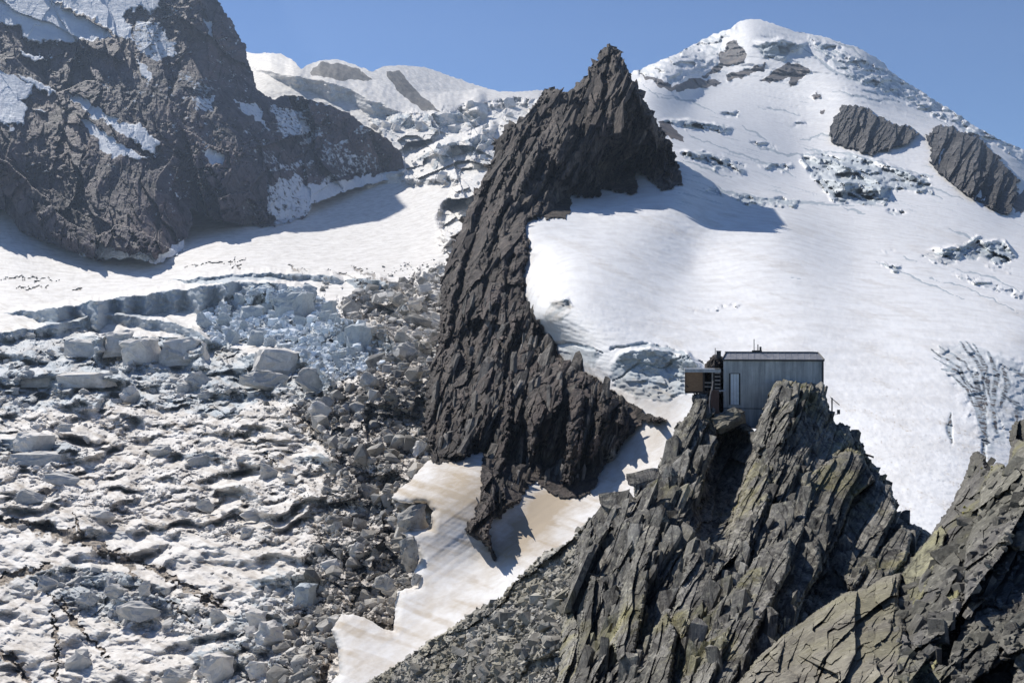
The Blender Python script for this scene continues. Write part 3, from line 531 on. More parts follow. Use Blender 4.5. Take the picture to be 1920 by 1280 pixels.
# --- dark spire ridge with its lower buttress
SP = [(1138, 87), (1153, 90), (1167, 109), (1177, 133), (1184, 143), (1194, 162), (1209, 191), (1226, 220), (1243, 250), (1257, 269), (1267, 293), (1274, 322), (1280, 344), (1247, 358), (1238, 354), (1213, 332), (1189, 310), (1197, 361), (1165, 361), (1126, 351), (1131, 366), (1097, 371), (1068, 361), (1071, 390), (1061, 409),
    (1015, 407), (991, 414), (983, 429), (993, 453), (991, 482), (981, 506), (986, 535), (983, 555), (1000, 589), (1020, 618), (1017, 637), (1047, 664), (1070, 688), (1108, 702), (1136, 725), (1169, 748), (1197, 763), (1211, 774), (1249, 786), (1240, 793), (1205, 789), (1197, 800), (1169, 828), (1150, 856), (1131, 875), (1113, 913), (1098, 927),
    (1075, 934), (1047, 929), (1023, 917), (1005, 898), (985, 915), (974, 936), (953, 955), (925, 978), (918, 1000), (931, 1048), (925, 1050), (908, 1018), (878, 1002), (869, 988), (888, 969), (899, 936), (902, 889), (906, 845), (859, 863), (810, 866), (810, 838), (794, 805), (801, 734), (817, 664), (827, 617), (827, 547), (834, 500),
    (840, 482), (855, 448), (879, 390), (903, 342), (923, 303), (933, 264), (952, 250), (971, 230), (1000, 216), (1010, 191), (1020, 170), (1029, 165), (1054, 170), (1066, 177), (1075, 179), (1080, 158), (1102, 143), (1105, 124), (1117, 119), (1126, 99)]
D_ = lambda y: np.clip(1.5 - np.asarray(y) / 1000, 0.5, 1.4)
GULL = [([(1012, 620), (990, 700), (978, 790), (985, 900)], 9, 9), ([(905, 850), (925, 760), (958, 670), (1000, 600)], 9, 8), ([(1062, 690), (1050, 790), (1038, 925)], 8, 6), ([(930, 300), (900, 400), (862, 540), (835, 680), (815, 840)], 11, 10), ([(1010, 250), (960, 350), (925, 460), (900, 600), (880, 720), (860, 860)], 9, 8), ([(1100, 180), (1085, 260), (1040, 330), (985, 400)], 10, 9), ([(1140, 110), (1130, 200), (1110, 300), (1075, 360)], 7, 7), ([(1120, 720), (1110, 800), (1080, 900)], 6, 5), ([(960, 480), (930, 600), (905, 700)], 7, 7), ([(1195, 190), (1190, 260), (1195, 350)], 7, 5), ([(1172, 140), (1215, 250), (1245, 350)], 6, 5)]
def spd(x, y):
    D = SPT(x, y)
    for P, wd, dp in GULL:
        d, f = pline(P, x + 5 * fbm(x / 14, y / 22, 71), y); D = D + dp * (1 - sstep(0, wd, d)) * D / 350
    return D + 5 * fbm((x + 0.4 * y) / 34, y / 120, 73, 3) * D / 400
SPT = TPS(contact([(1280, 344), (1238, 356), (1189, 312), (1126, 352), (1068, 375), (1015, 407), (988, 440), (990, 482), (986, 540), (1010, 610), (1047, 664), (1108, 702), (1169, 748), (1211, 774), (1240, 790), (1169, 828), (1131, 875), (1075, 934), (1023, 917), (974, 936), (925, 978), (925, 1045), (878, 1002), (899, 936), (906, 845), (859, 863), (810, 866)], GRD, 0.988)
    + [(1145, 88, 622), (1029, 165, 632), (1066, 177, 628), (1000, 216, 615), (933, 264, 600), (903, 342, 570), (850, 450, 500), (826, 540, 430), (817, 660, 365), (800, 740, 315), (1150, 250, 588), (1200, 250, 590), (1050, 300, 545), (960, 420, 465), (900, 600, 360), (950, 700, 285), (880, 780, 255), (1000, 800, 222), (1080, 830, 212), (1150, 790, 217), (1060, 720, 243)], 1e-4)
mass('rocky_ridge', SP, spd, M['ridge'], 1.5, (3.8, 8), rock_relief(10, 2.2, 66, 0.95, 700, 1.15, 0.08, (0, -0.45), var=26), back=90, inward=12, edge=(12, 12), seed=7, jag=(1.8, 11, 90), front=lambda x, y: GRD(x, y))

# --- foreground crags
HC = [(1294, 772), (1301, 742), (1310, 736), (1346, 736), (1349, 772), (1370, 785), (1400, 792), (1414, 809), (1425, 782), (1448, 727), (1459, 715), (1484, 713), (1493, 719), (1511, 717), (1530, 720), (1545, 736), (1552, 759), (1561, 786), (1566, 795), (1579, 804), (1589, 796), (1595, 809), (1607, 813), (1616, 831), (1625, 854), (1634, 881), (1643, 895), (1665, 899),
    (1675, 927), (1681, 954), (1688, 972), (1715, 983), (1742, 997), (1800, 1100), (1800, 1460), (1000, 1460), (1040, 1300), (1060, 1150), (1075, 1060), (1085, 1004), (1106, 970), (1131, 944), (1190, 931), (1185, 899), (1221, 890), (1239, 868), (1257, 831), (1267, 800)]
HCT = TPS([(1450, 720, 82), (1540, 730, 83.5), (1561, 786, 83), (1625, 854, 79), (1681, 954, 73), (1742, 997, 70), (1300, 745, 84), (1345, 780, 84.5), (1400, 800, 83), (1257, 831, 80), (1221, 890, 76), (1131, 942, 73), (1085, 1004, 70), (1360, 880, 79), (1250, 1000, 63), (1380, 960, 70), (1450, 900, 70), (1480, 800, 75), (1600, 1000, 66), (1500, 1050, 60),
    (1300, 1150, 52), (1400, 1200, 46), (1100, 1200, 57), (1060, 1280, 52), (1250, 1280, 44), (1600, 1100, 57), (1200, 1460, 38), (1600, 1460, 38), (1800, 1300, 42)])
GUL = [(1345, 800), (1400, 812), (1425, 850), (1405, 880), (1385, 940), (1360, 1010), (1300, 1040), (1310, 960), (1330, 880)]
hcd = lambda x, y: HCT(x, y) + 3.6 * zone(x, y, GUL, 10, 6) + 2.5 * zone(x, y, [(1500, 1050), (1560, 1060), (1600, 1110), (1540, 1130), (1490, 1110)], 8, 5)
mass('hut_crag', HC, hcd, M['crag'], 1.4, (2.0, 8), rock_relief(1.9, 5.5, 63, 1.0, 800, 0.8, 0.15, (0, -0.7), var=7), back=14, inward=8, edge=(2.0, 14), seed=8, jag=(2.5, 10, 62))
FINS = [([(1408, 822), (1432, 770), (1450, 722), (1461, 714), (1470, 722), (1456, 770), (1440, 820), (1424, 858)], 1.6, 0.2), ([(1430, 870), (1455, 780), (1475, 725), (1492, 716), (1503, 735), (1482, 800), (1457, 870), (1440, 935), (1427, 905)], 2.2, 0.3),
 ([(1470, 860), (1500, 780), (1520, 720), (1545, 738), (1555, 780), (1530, 830), (1500, 880), (1470, 965), (1452, 930)], 1.8, 0.2), ([(1500, 890), (1540, 800), (1566, 797), (1590, 800), (1600, 830), (1560, 870), (1520, 935)], 2.2, 0.3),
 ([(1440, 1000), (1500, 900), (1545, 870), (1590, 842), (1612, 850), (1640, 902), (1600, 930), (1570, 1010), (1540, 1060), (1500, 1050)], 3.0, 1.0), ([(1560, 1060), (1590, 960), (1640, 902), (1670, 912), (1680, 960), (1660, 1010), (1620, 1080), (1600, 1108)], 3.2, 1.0),
 ([(1610, 1110), (1650, 1030), (1690, 985), (1712, 1000), (1700, 1050), (1660, 1090)], 3.4, 1.0), ([(1240, 935), (1262, 845), (1300, 775), (1330, 790), (1345, 830), (1320, 900), (1290, 980), (1250, 1015)], 2.0, 0.5), ([(1180, 1065), (1215, 940), (1245, 880), (1262, 900), (1245, 980), (1215, 1070), (1190, 1100)], 2.0, 0.4),
 ([(1368, 1015), (1395, 905), (1415, 868), (1442, 870), (1446, 930), (1420, 1000), (1390, 1085)], 2.6, 0.5), ([(1290, 1300), (1350, 1140), (1430, 1030), (1480, 1010), (1480, 1070), (1420, 1180), (1360, 1310)], 3.0, 0.8), ([(1078, 1300), (1090, 1150), (1110, 1080), (1135, 1090), (1130, 1180), (1115, 1300)], 1.6, 0.2),
 ([(1150, 1205), (1170, 1080), (1200, 1040), (1215, 1100), (1190, 1220), (1160, 1240)], 1.8, 0.3), ([(1260, 1155), (1290, 1040), (1330, 1010), (1342, 1060), (1310, 1160), (1280, 1200)], 1.8, 0.3), ([(1435, 1110), (1460, 1030), (1500, 985), (1535, 1010), (1540, 1070), (1500, 1130), (1470, 1170)], 2.4, 0.5), ([(1205, 1300), (1225, 1180), (1250, 1150), (1270, 1190), (1255, 1300)], 1.8, 0.3)]
for i, (P, dz, lean) in enumerate(FINS):
    c = np.mean(P, 0); Dc = float(HCT(c[:1], c[1:])[0]); P = [(c[0] + (a - c[0]) * 1.03, c[1] + (b - c[1]) * 1.03) for a, b in P]
    fd = lambda x, y, c=c, Dc=Dc, dz=dz, lean=lean: (1 - 0.6 * lean) * (HCT(x, y) - Dc) + Dc - dz + 0.75 * lean * (-0.6 * (x - c[0]) - 1.25 * (y - c[1])) * Dc / F
    mass('crag_fin', P, fd, M['crag'], 1.2, (2.2, 8), rock_relief(1.5, 7, 62 if i not in (11, 12, 15) else 76, 0.62 if lean < 0.9 else 0.42, 1200 + 60 * i, 0.6, 0.1, (0, -0.6), var=5), back=6, inward=6, edge=(1.3, 9), seed=20 + i)
RC = [(1756, 985), (1779, 954), (1797, 917), (1810, 890), (1820, 854), (1833, 845), (1847, 854), (1853, 874), (1869, 865), (1883, 870), (1890, 881), (1894, 836), (1892, 809), (1903, 791), (1920, 784), (1990, 760), (2150, 700), (2150, 1460), (1300, 1460), (1340, 1330), (1389, 1271), (1471, 1189), (1534, 1144), (1584, 1110), (1625, 1103), (1652, 1083), (1693, 1072), (1706, 1049), (1742, 1008)]
RCT = TPS([(1833, 845, 48), (1920, 784, 46), (1756, 985, 44), (1706, 1049, 42), (1588, 1110, 40), (1471, 1189, 36), (1389, 1271, 32), (1700, 1200, 32), (1850, 1000, 38), (1850, 1200, 28), (1920, 1280, 24), (1600, 1280, 28), (2150, 700, 46), (2150, 1300, 24), (1500, 1460, 24)])
mass('boulder_crag', RC, RCT, M['crag2'], 1.5, (2.5, 10), rock_relief(2.2, 2.2, 52, 0.85, 900, 0.9, 0.1, (0, -0.3)), back=8, inward=8, edge=(1.2, 14), seed=9)
mass('pale_boulder', [(1376, 1292), (1420, 1232), (1471, 1189), (1534, 1144), (1584, 1110), (1625, 1103), (1652, 1083), (1690, 1073), (1684, 1130), (1702, 1180), (1690, 1250), (1700, 1340), (1360, 1400)], lambda x, y: RCT(x, y) * 0.93, M['crag3'], 1.2, (2.2, 10), rock_relief(2.4, 2.0, 50, 0.62, 1700, 0.9, 0.05, (0, -0.3), fine=2.2), back=6, inward=8, edge=(1.2, 14), seed=41)
mass('lichened_slab', [(1690, 1075), (1742, 1008), (1765, 985), (1776, 1000), (1754, 1060), (1732, 1120), (1712, 1138), (1700, 1112)], lambda x, y: RCT(x, y) * 0.955, M['crag4'], 1.2, (2, 8), rock_relief(0.9, 5, 62, 0.7, 1760, 0.8, 0.1), back=4, inward=6, edge=(0.8, 8), seed=42)
mass('lichened_slab', [(1700, 1280), (1712, 1200), (1745, 1140), (1790, 1080), (1800, 1110), (1770, 1200), (1740, 1300)], lambda x, y: RCT(x, y) * 0.95, M['crag4'], 1.2, (2, 8), rock_relief(0.9, 4, 58, 0.7, 1780, 0.8, 0.1), back=4, inward=6, edge=(0.8, 8), seed=43)
KN = [(1300, 800), (1312, 740), (1318, 700), (1323, 682), (1333, 668), (1345, 664), (1356, 670), (1366, 690), (1368, 800)]
mass('rock_knob', KN, lambda x, y: 88.5 + 0 * x - (y - 660) * 0.012, M['ridge'], 1.2, (2, 8), rock_relief(1.4, 2, 70, 0.8, 950), back=4, inward=6, edge=(0.8, 8), seed=10)
SCR = [(1106, 970), (1067, 1015), (1017, 1037), (1007, 1050), (957, 1097), (940, 1120), (893, 1140), (840, 1180), (800, 1203), (767, 1230), (723, 1257), (690, 1275), (600, 1340), (560, 1460), (1250, 1460), (1250, 960)]
SCT = TPS([(1106, 970, 74), (1060, 1030, 76), (957, 1097, 80), (840, 1180, 86), (700, 1275, 92), (1060, 1280, 58), (900, 1280, 72), (1000, 1180, 69), (1250, 1000, 68), (1250, 1460, 44), (600, 1460, 90)])
mass('scree', SCR, SCT, M['scree'], 1.5, (4, 9), rock_relief(0.9, 1.8, 35, 0.7, 1000, 0.9, 0.2), back=10, inward=8, edge=(0.8, 10), seed=11, kind='stuff')


# ------------------------------------------------------------------ loose blocks and slabs
import bmesh
def hull(pts):
    bm = bmesh.new()
    for p in pts: bm.verts.new(p)
    bmesh.ops.convex_hull(bm, input=bm.verts[:]); 
    bmesh.ops.delete(bm, geom=[v for v in bm.verts if not v.link_faces], context='VERTS')
    bmesh.ops.triangulate(bm, faces=bm.faces[:]); bm.verts.index_update()
    V = np.array([v.co[:] for v in bm.verts]); T = np.array([[v.index for v in f.verts] for f in bm.faces]); bm.free()
    return V, T
def block_variant(kind, r):
    if kind == 'slab':
        P = [(sx * r.uniform(0.55, 1), sy * r.uniform(0.6, 1), sz * r.uniform(0.7, 1)) for sx in (-1, 1) for sy in (-1, 1) for sz in (-1, 1)] + [(r.uniform(0.8, 1.15) * r.choice([-1, 1]), r.uniform(-.5, .5), r.uniform(-.8, .8)) for _ in range(3)]
    elif kind == 'tab':
        P = [(sx * r.uniform(0.7, 1), sy * r.uniform(0.7, 1), sz * r.uniform(0.8, 1)) for sx in (-1, 1) for sy in (-1, 1) for sz in (-1, 1)] + [(r.uniform(-.7, .7), -r.uniform(0.9, 1.2), r.uniform(-.9, .8)) for _ in range(4)] + [(r.uniform(-.5, .5), r.uniform(-.5, .5), 1.1)]
    else:
        P = []
        for _ in range(15 if kind == 'rock' else 22):
            v = r.normal(size=3); v /= np.linalg.norm(v); P.append(v * r.uniform(0.75, 1.1))
    V, T = hull(P); return V, T
VAR = {k: [block_variant(k, np.random.default_rng(100 + i)) for i in range(24)] for k in ('slab', 'tab', 'rock', 'round')}
def rmat(rx, ry, rz):
    cx, sx, cy, sy, cz, sz = math.cos(rx), math.sin(rx), math.cos(ry), math.sin(ry), math.cos(rz), math.sin(rz)
    return np.array([[cz, -sz, 0], [sz, cz, 0], [0, 0, 1]]) @ np.array([[cy, 0, sy], [0, 1, 0], [-sy, 0, cy]]) @ np.array([[1, 0, 0], [0, cx, -sx], [0, sx, cx]])
def scatter(name, items, mat, kinds=('rock',), attrs=None, smooth=False):
    """items: (position, scale3, rotation matrix). One mesh of countless pieces."""
    VV = []; TT = []; off = 0; tn = []; rr = np.random.default_rng(len(items))
    for i, (p, sc, R) in enumerate(items):
        V, T = VAR[kinds[i % len(kinds)]][(i * 7) % 24]
        VV.append((V * sc) @ R.T + p); TT.append(T + off); off += len(V); tn.append(np.full(len(V), rr.beta(2, 2)))
    V = np.concatenate(VV)
    return mk(name, V, np.concatenate(TT), mat, dict({k: np.full(len(V), v) for k, v in (attrs or {}).items()}, tint=np.concatenate(tn)), smooth)
def pts_in(P, n, r, dens=None):
    P = np.asarray(P, float); out = []
    while len(out) < n:
        x = r.uniform(P[:, 0].min(), P[:, 0].max(), n * 2); y = r.uniform(P[:, 1].min(), P[:, 1].max(), n * 2)
        k = sdf(P, x, y) > 0
        if dens is not None: k &= r.random(len(x)) < dens(x, y)
        out += list(zip(x[k], y[k]))
    return out[:n]
def sizes(n, lo, hi, r, a=2.2):
    u = r.random(n); return (lo ** (1 - a) + u * (hi ** (1 - a) - lo ** (1 - a))) ** (1 / (1 - a))
def block_items(P, n, lo, hi, r, mname='glacier', flat=0.65, dens=None, sink=0.25, tilt=0.35, a=2.2):
    out = []
    for (x, y), w_ in zip(pts_in(P, n, r, dens), sizes(n, lo, hi, r, a)):
        D = depth_at(mname, x, y)
        if not np.isfinite(D): continue
        m = w_ * D / F / 2; h = m * flat * r.uniform(0.6, 1.3)
        p = world(x, y - w_ * flat * (0.5 - sink), D + m * 0.35)
        out.append((p, np.array([m, m * r.uniform(0.7, 1.2), h]), rmat(r.normal() * tilt, r.normal() * tilt, r.uniform(0, 6.28))))
    return out
r1 = np.random.default_rng(5)
bumpy = lambda sx, sy, sd, t=0.0: (lambda x, y: sstep(t - 0.1, t + 0.5, fbm(x / sx, y / sy, sd, 3)))
it = block_items(Z_RUB, 2600, 1.8, 10, r1, dens=bumpy(50, 26, 3, 0.05), a=2.6) + block_items(Z_MID, 900, 2.5, 16, r1, dens=bumpy(50, 26, 7, 0.05)) + block_items([(-60, 960), (620, 960), (560, 1290), (-60, 1290)], 450, 2, 16, r1, dens=bumpy(50, 35, 9, 0.15))
o = scatter('ice_rubble', it, M['iceblock'], ('rock', 'rock', 'tab'), dict(ice=0.36, dirt=0.45, rock=0.0)); struct(o, 'stuff')
it = block_items(Z_BLUE, 3800, 2.5, 17, r1, flat=0.9, a=1.9)
o = scatter('blue_ice_rubble', it, M['blueice'], ('rock', 'tab')); struct(o, 'stuff')
it = block_items(Z_LOW1, 450, 3, 22, r1, flat=0.7) + block_items(Z_LOW2, 650, 3, 24, r1, flat=0.7) + block_items([(640, 560), (720, 540), (830, 500), (840, 640), (800, 700), (700, 700)], 900, 4, 26, r1)
o = scatter('broken_ice', it, M['iceblock'], ('rock', 'tab'), dict(ice=0.45, dirt=0.45, rock=0.05)); struct(o, 'stuff')
ZD2 = [(600, 520), (840, 480), (845, 640), (830, 880), (760, 950), (790, 1090), (735, 1200), (620, 1300), (420, 1300), (520, 1120), (560, 1000), (560, 860), (470, 740), (620, 700)]
it = block_items(Z_DARK, 3600, 2.5, 26, r1, flat=0.8, a=2.0) + block_items(Z_DARK, 90, 26, 58, r1, flat=0.8) + block_items(ZD2, 2600, 2, 16, r1, flat=0.8, a=2.2, dens=bumpy(40, 40, 6, 0.0))
o = scatter('moraine_rubble', it, M['moraine'], ('rock',)); struct(o, 'stuff')
it = block_items([(690, 225), (760, 215), (1010, 185), (1010, 300), (900, 420), (830, 470), (820, 400), (860, 340), (760, 345)], 110, 5, 30, r1, flat=0.9)
o = scatter('icefall_rubble', it, M['iceblock'], ('tab', 'rock'), dict(ice=0.2, dirt=0.0, rock=0.0)); struct(o, 'stuff')
it = block_items([(700, 1275), (940, 1120), (1010, 1045), (1060, 1050), (1100, 1010), (1090, 1130), (1060, 1290), (690, 1290)], 5000, 2.6, 19, r1, 'scree', flat=0.45, tilt=0.5) + block_items([(760, 1270), (940, 1150), (1060, 1080), (1090, 1130), (1060, 1290)], 260, 12, 40, r1, 'scree', flat=0.5, tilt=0.4)
o = scatter('scree_stones', it, M['scree'], ('rock', 'slab')); struct(o, 'stuff')

# --- slabs standing on the crags: each a split plate of schist lying along the cleavage
def slab_items(P, n, lo, hi, r, mname, ang, dang=6, asp=(0.45, 0.16), lean=0.35, pitch=0.4, push=0.1, dens=None, a=2.0):
    out = []
    for (x, y), w_ in zip(pts_in(P, n, r, dens), sizes(n, lo, hi, r, a)):
        D = depth_at(mname, x, y)
        if not np.isfinite(D): continue
        m = w_ * D / F / 2; t = math.radians(ang + r.normal() * dang)
        e1 = np.array([math.cos(t), r.normal() * lean * 0.5 + lean, math.sin(t)]); e1 /= np.linalg.norm(e1)
        nrm = np.array([-math.sin(t), -pitch + r.normal() * 0.3, math.cos(t)]); nrm -= e1 * (nrm @ e1); nrm /= np.linalg.norm(nrm)
        e2 = np.cross(nrm, e1)
        R = np.stack([e1, e2, nrm], 1)
        q = asp[0] * r.uniform(0.6, 1.4); th = asp[1] * r.uniform(0.5, 1.6)
        out.append((world(x, y, D + m * push), np.array([m, m * q, m * th]), R))
    return out
r2 = np.random.default_rng(8)
HCv = [(1245, 870), (1300, 770), (1345, 800), (1420, 810), (1462, 740), (1540, 740), (1560, 800), (1620, 850), (1660, 930), (1735, 1010), (1640, 1095), (1560, 1110), (1480, 1180), (1380, 1275), (1070, 1275), (1080, 1100), (1110, 985), (1200, 945)]
ZA = [(1245, 890), (1290, 790), (1330, 850), (1290, 990), (1230, 1100), (1080, 1275), (1080, 1100), (1110, 985), (1200, 945)]
ZB = [(1440, 1000), (1500, 900), (1590, 842), (1640, 900), (1685, 960), (1730, 1005), (1660, 1090), (1600, 1105), (1540, 1060), (1490, 1050)]
ZE = [(1080, 1275), (1090, 1100), (1230, 1050), (1400, 1050), (1480, 1080), (1480, 1170), (1385, 1270)]
ZR = [(1560, 800), (1595, 800), (1625, 860), (1660, 910), (1680, 970), (1650, 970), (1600, 880)]
nogul = lambda x, y: 1 - zone(x, y, GUL, 6, 5)
it = slab_items(ZA, 420, 24, 150, r2, 'hut_crag', 63, 5, (0.35, 0.07), 0.4, 0.35, dens=nogul) + slab_items(ZB, 130, 30, 120, r2, 'hut_crag', 60, 4, (0.45, 0.05), 0.85, 0.8, push=0.02) + slab_items(ZE, 420, 20, 140, r2, 'hut_crag', 70, 8, (0.35, 0.09), 0.3, 0.4)
it += slab_items([(1425, 800), (1460, 735), (1540, 740), (1560, 800), (1520, 900), (1440, 1000), (1400, 1000), (1425, 880)], 160, 20, 90, r2, 'hut_crag', 64, 6, (0.4, 0.08), 0.4, 0.4) + slab_items(ZR, 120, 8, 34, r2, 'hut_crag', 60, 20, (0.7, 0.35)) + slab_items(HCv, 700, 4, 14, r2, 'hut_crag', 60, 30, (0.7, 0.35), dens=nogul)
o = scatter('schist_plates', it, M['crag'], ('slab',)); struct(o, 'stuff')
SPv = [(1138, 95), (1165, 120), (1270, 335), (1200, 345), (1075, 350), (1010, 400), (975, 430), (975, 540), (1010, 640), (1200, 775), (1110, 900), (920, 960), (905, 850), (815, 850), (810, 730), (845, 490), (940, 270), (1030, 175), (1100, 160)]
RIBS = [([(1140, 95), (1120, 180), (1085, 260), (1045, 320), (1000, 385)], 42, 6), ([(1080, 185), (1050, 230), (1000, 290), (960, 360), (930, 430)], 32, 5), ([(1025, 180), (990, 230), (950, 290), (915, 380)], 26, 4), ([(1150, 110), (1160, 200), (1150, 290), (1120, 345)], 36, 6),
    ([(1185, 160), (1220, 240), (1250, 320)], 32, 4), ([(950, 340), (915, 430), (880, 520), (860, 600)], 28, 6), ([(990, 380), (950, 450), (935, 530), (900, 620), (880, 700)], 32, 7), ([(972, 500), (968, 580), (940, 660), (915, 750), (900, 830)], 30, 6), ([(870, 470), (848, 560), (836, 650), (822, 760)], 24, 5), ([(860, 640), (842, 730), (828, 820)], 24, 5),
    ([(1008, 610), (1015, 680), (1000, 770), (1000, 850)], 32, 2.5), ([(960, 690), (945, 780), (932, 870), (918, 960)], 30, 2), ([(1052, 690), (1080, 740), (1078, 830), (1062, 905)], 36, 3), ([(1115, 722), (1130, 780), (1110, 860)], 28, 4), ([(1165, 762), (1160, 800), (1140, 840)], 20, 3), ([(882, 720), (870, 780), (850, 840)], 26, 3), ([(1020, 400), (1040, 360), (1075, 320)], 26, 4), ([(1110, 200), (1095, 250), (1070, 300)], 20, 5)]
for i, (P, wd, dz) in enumerate(RIBS):
    P = np.array(P, float); Tn = np.gradient(P, axis=0); Tn /= np.linalg.norm(Tn, axis=1)[:, None]; Nn = np.stack([-Tn[:, 1], Tn[:, 0]], 1)
    ww = wd / 2 * np.array([0.35] + [1.0, 0.85, 1.1, 0.9][: len(P) - 2] + [0.45]); ww = ww[:, None]
    PP = np.concatenate([P[:1] - Tn[:1] * wd * 0.3, P + Nn * ww, P[-1:] + Tn[-1:] * wd * 0.3, (P - Nn * ww)[::-1]])
    c = PP.mean(0)
    mass('ridge_rib', [tuple(q) for q in PP], lambda x, y, dz=dz: spd(x, y) - dz * D_(y), M['ridge'], 1.5, (4.0, 10), rock_relief(7, 3.0, 68 + 12 * math.sin(i * 1.9), 0.75, 2000 + 60 * i, 0.9, 0.05, (0, -0.4), var=20), back=22, inward=6, edge=(7, 12), seed=60 + i, front=lambda x, y: GRD(x, y), jag=(2, 11, 80))
it = slab_items(SPv, 500, 10, 80, r2, 'rocky_ridge', 69, 9, (0.28, 0.12), 0.4, 0.45, push=0.03)
it += slab_items([(1138, 100), (1160, 120), (1260, 330), (1190, 345), (1075, 350), (1000, 400), (970, 440), (860, 470), (940, 275), (1030, 180), (1100, 165)], 260, 22, 95, r2, 'rocky_ridge', 67, 8, (0.35, 0.10), 0.6, 0.5, push=0.02)
o = scatter('ridge_shards', it, M['ridge'], ('slab',)); struct(o, 'stuff')
M['ridge2'] = rock_mat('grey_buttress_rock', 7, (0.075, 0.068, 0.063), (0.30, 0.275, 0.245), (0.17, 0.15, 0.13), strata=((0.5, 0.3, 0.09), (0, 8, 0)), bd=1.0, bs=0.9)
it = slab_items([(985, 560), (1010, 640), (1130, 730), (1200, 775), (1110, 900), (1060, 920), (975, 900), (930, 950), (910, 850), (825, 850), (815, 740), (880, 560)], 420, 18, 100, r2, 'rocky_ridge', 76, 8, (0.32, 0.09), 0.45, 0.5, push=0.02)
o = scatter('buttress_plates', it, M['ridge2'], ('slab',)); struct(o, 'stuff')
RCv = [(1835, 855), (1900, 860), (1925, 900), (1925, 1285), (1400, 1285), (1590, 1120), (1700, 1075), (1790, 960)]
it = slab_items(RCv, 350, 10, 70, r2, 'boulder_crag', 55, 20, (0.7, 0.3)) + block_items([(1690, 1200), (1560, 1285), (1925, 1285), (1925, 900), (1830, 1000)], 500, 4, 22, r2, 'boulder_crag')
o = scatter('boulder_chips', it, M['crag2'], ('slab', 'rock')); struct(o, 'stuff')

# ------------------------------------------------------------------ single ice blocks and boulders
def single(name, px0, py0, px1, py1, kind, mat, label, cat, group=None, host='glacier', v=0, rz=0.2, tilt=(0.05, 0.05), attrs=None, dep=0.8, Dv=None):
    x = (px0 + px1) / 2; yf = py1 - (py1 - py0) * 0.12
    D = float(depth_at(host, x, yf))
    if not np.isfinite(D): D = float(GLD(np.array([x]), np.array([yf]))[0])
    D = float(np.nanmin([D, float(depth_at(host, x, (py0 + py1) / 2)) if np.isfinite(depth_at(host, x, (py0 + py1) / 2)) else D]))
    if Dv: D = Dv
    m = (px1 - px0) * D / F / 2; h = (py1 - py0) * D / F / 2
    V, T = VAR[kind][v % 24]
    R = rmat(tilt[0], tilt[1], rz); W = (V @ R.T); W = W / np.abs(W).max(0) * np.array([m, m * dep, h])
    # chip and roughen: subdivide once with jitter so that faces are not perfectly flat
    c = world(x, (py0 + py1) / 2, D + m * dep * 0.35)
    base = c - np.array([0, 0, h])
    o = mk(name, W + np.array([0, 0, h]), T, mat, dict({k: np.full(len(W), q) for k, q in (attrs or {}).items()}, tint=np.full(len(W), 0.3 + 0.4 * ((v * 37 % 11) / 10))))
    mdf(o, m, h); o.location = base
    return tag(o, label, cat, group)
def mdf(o, m, h):
    bm = bmesh.new(); bm.from_mesh(o.data)
    ed = [e for e in bm.edges if e.calc_length() > 0.35 * min(m, h)]
    bmesh.ops.subdivide_edges(bm, edges=ed, cuts=3, use_grid_fill=True)
    bmesh.ops.triangulate(bm, faces=bm.faces[:])
    co = np.array([v.co[:] for v in bm.verts]); k = min(m, h)
    nx = fbm(co[:, 0] / k * 1.6 + co[:, 1] / k, co[:, 2] / k * 1.6, 5, 4); ny = fbm(co[:, 1] / k * 1.6 + 9, co[:, 2] / k * 1.6 + co[:, 0] / k, 6, 4)
    for v, a, b in zip(bm.verts, nx, ny): v.co.x += a * k * 0.20; v.co.z += b * k * 0.15; v.co.y += (a - b) * k * 0.16
    a = {l.name: l for l in bm.verts.layers.float}
    bm.to_mesh(o.data); bm.free()
ICE = dict(ice=0.30, dirt=0.32, rock=0.0); GREYI = dict(ice=0.48, dirt=0.45, rock=0.0); BLUEI = dict(ice=0.9, dirt=0.0, rock=0.0)
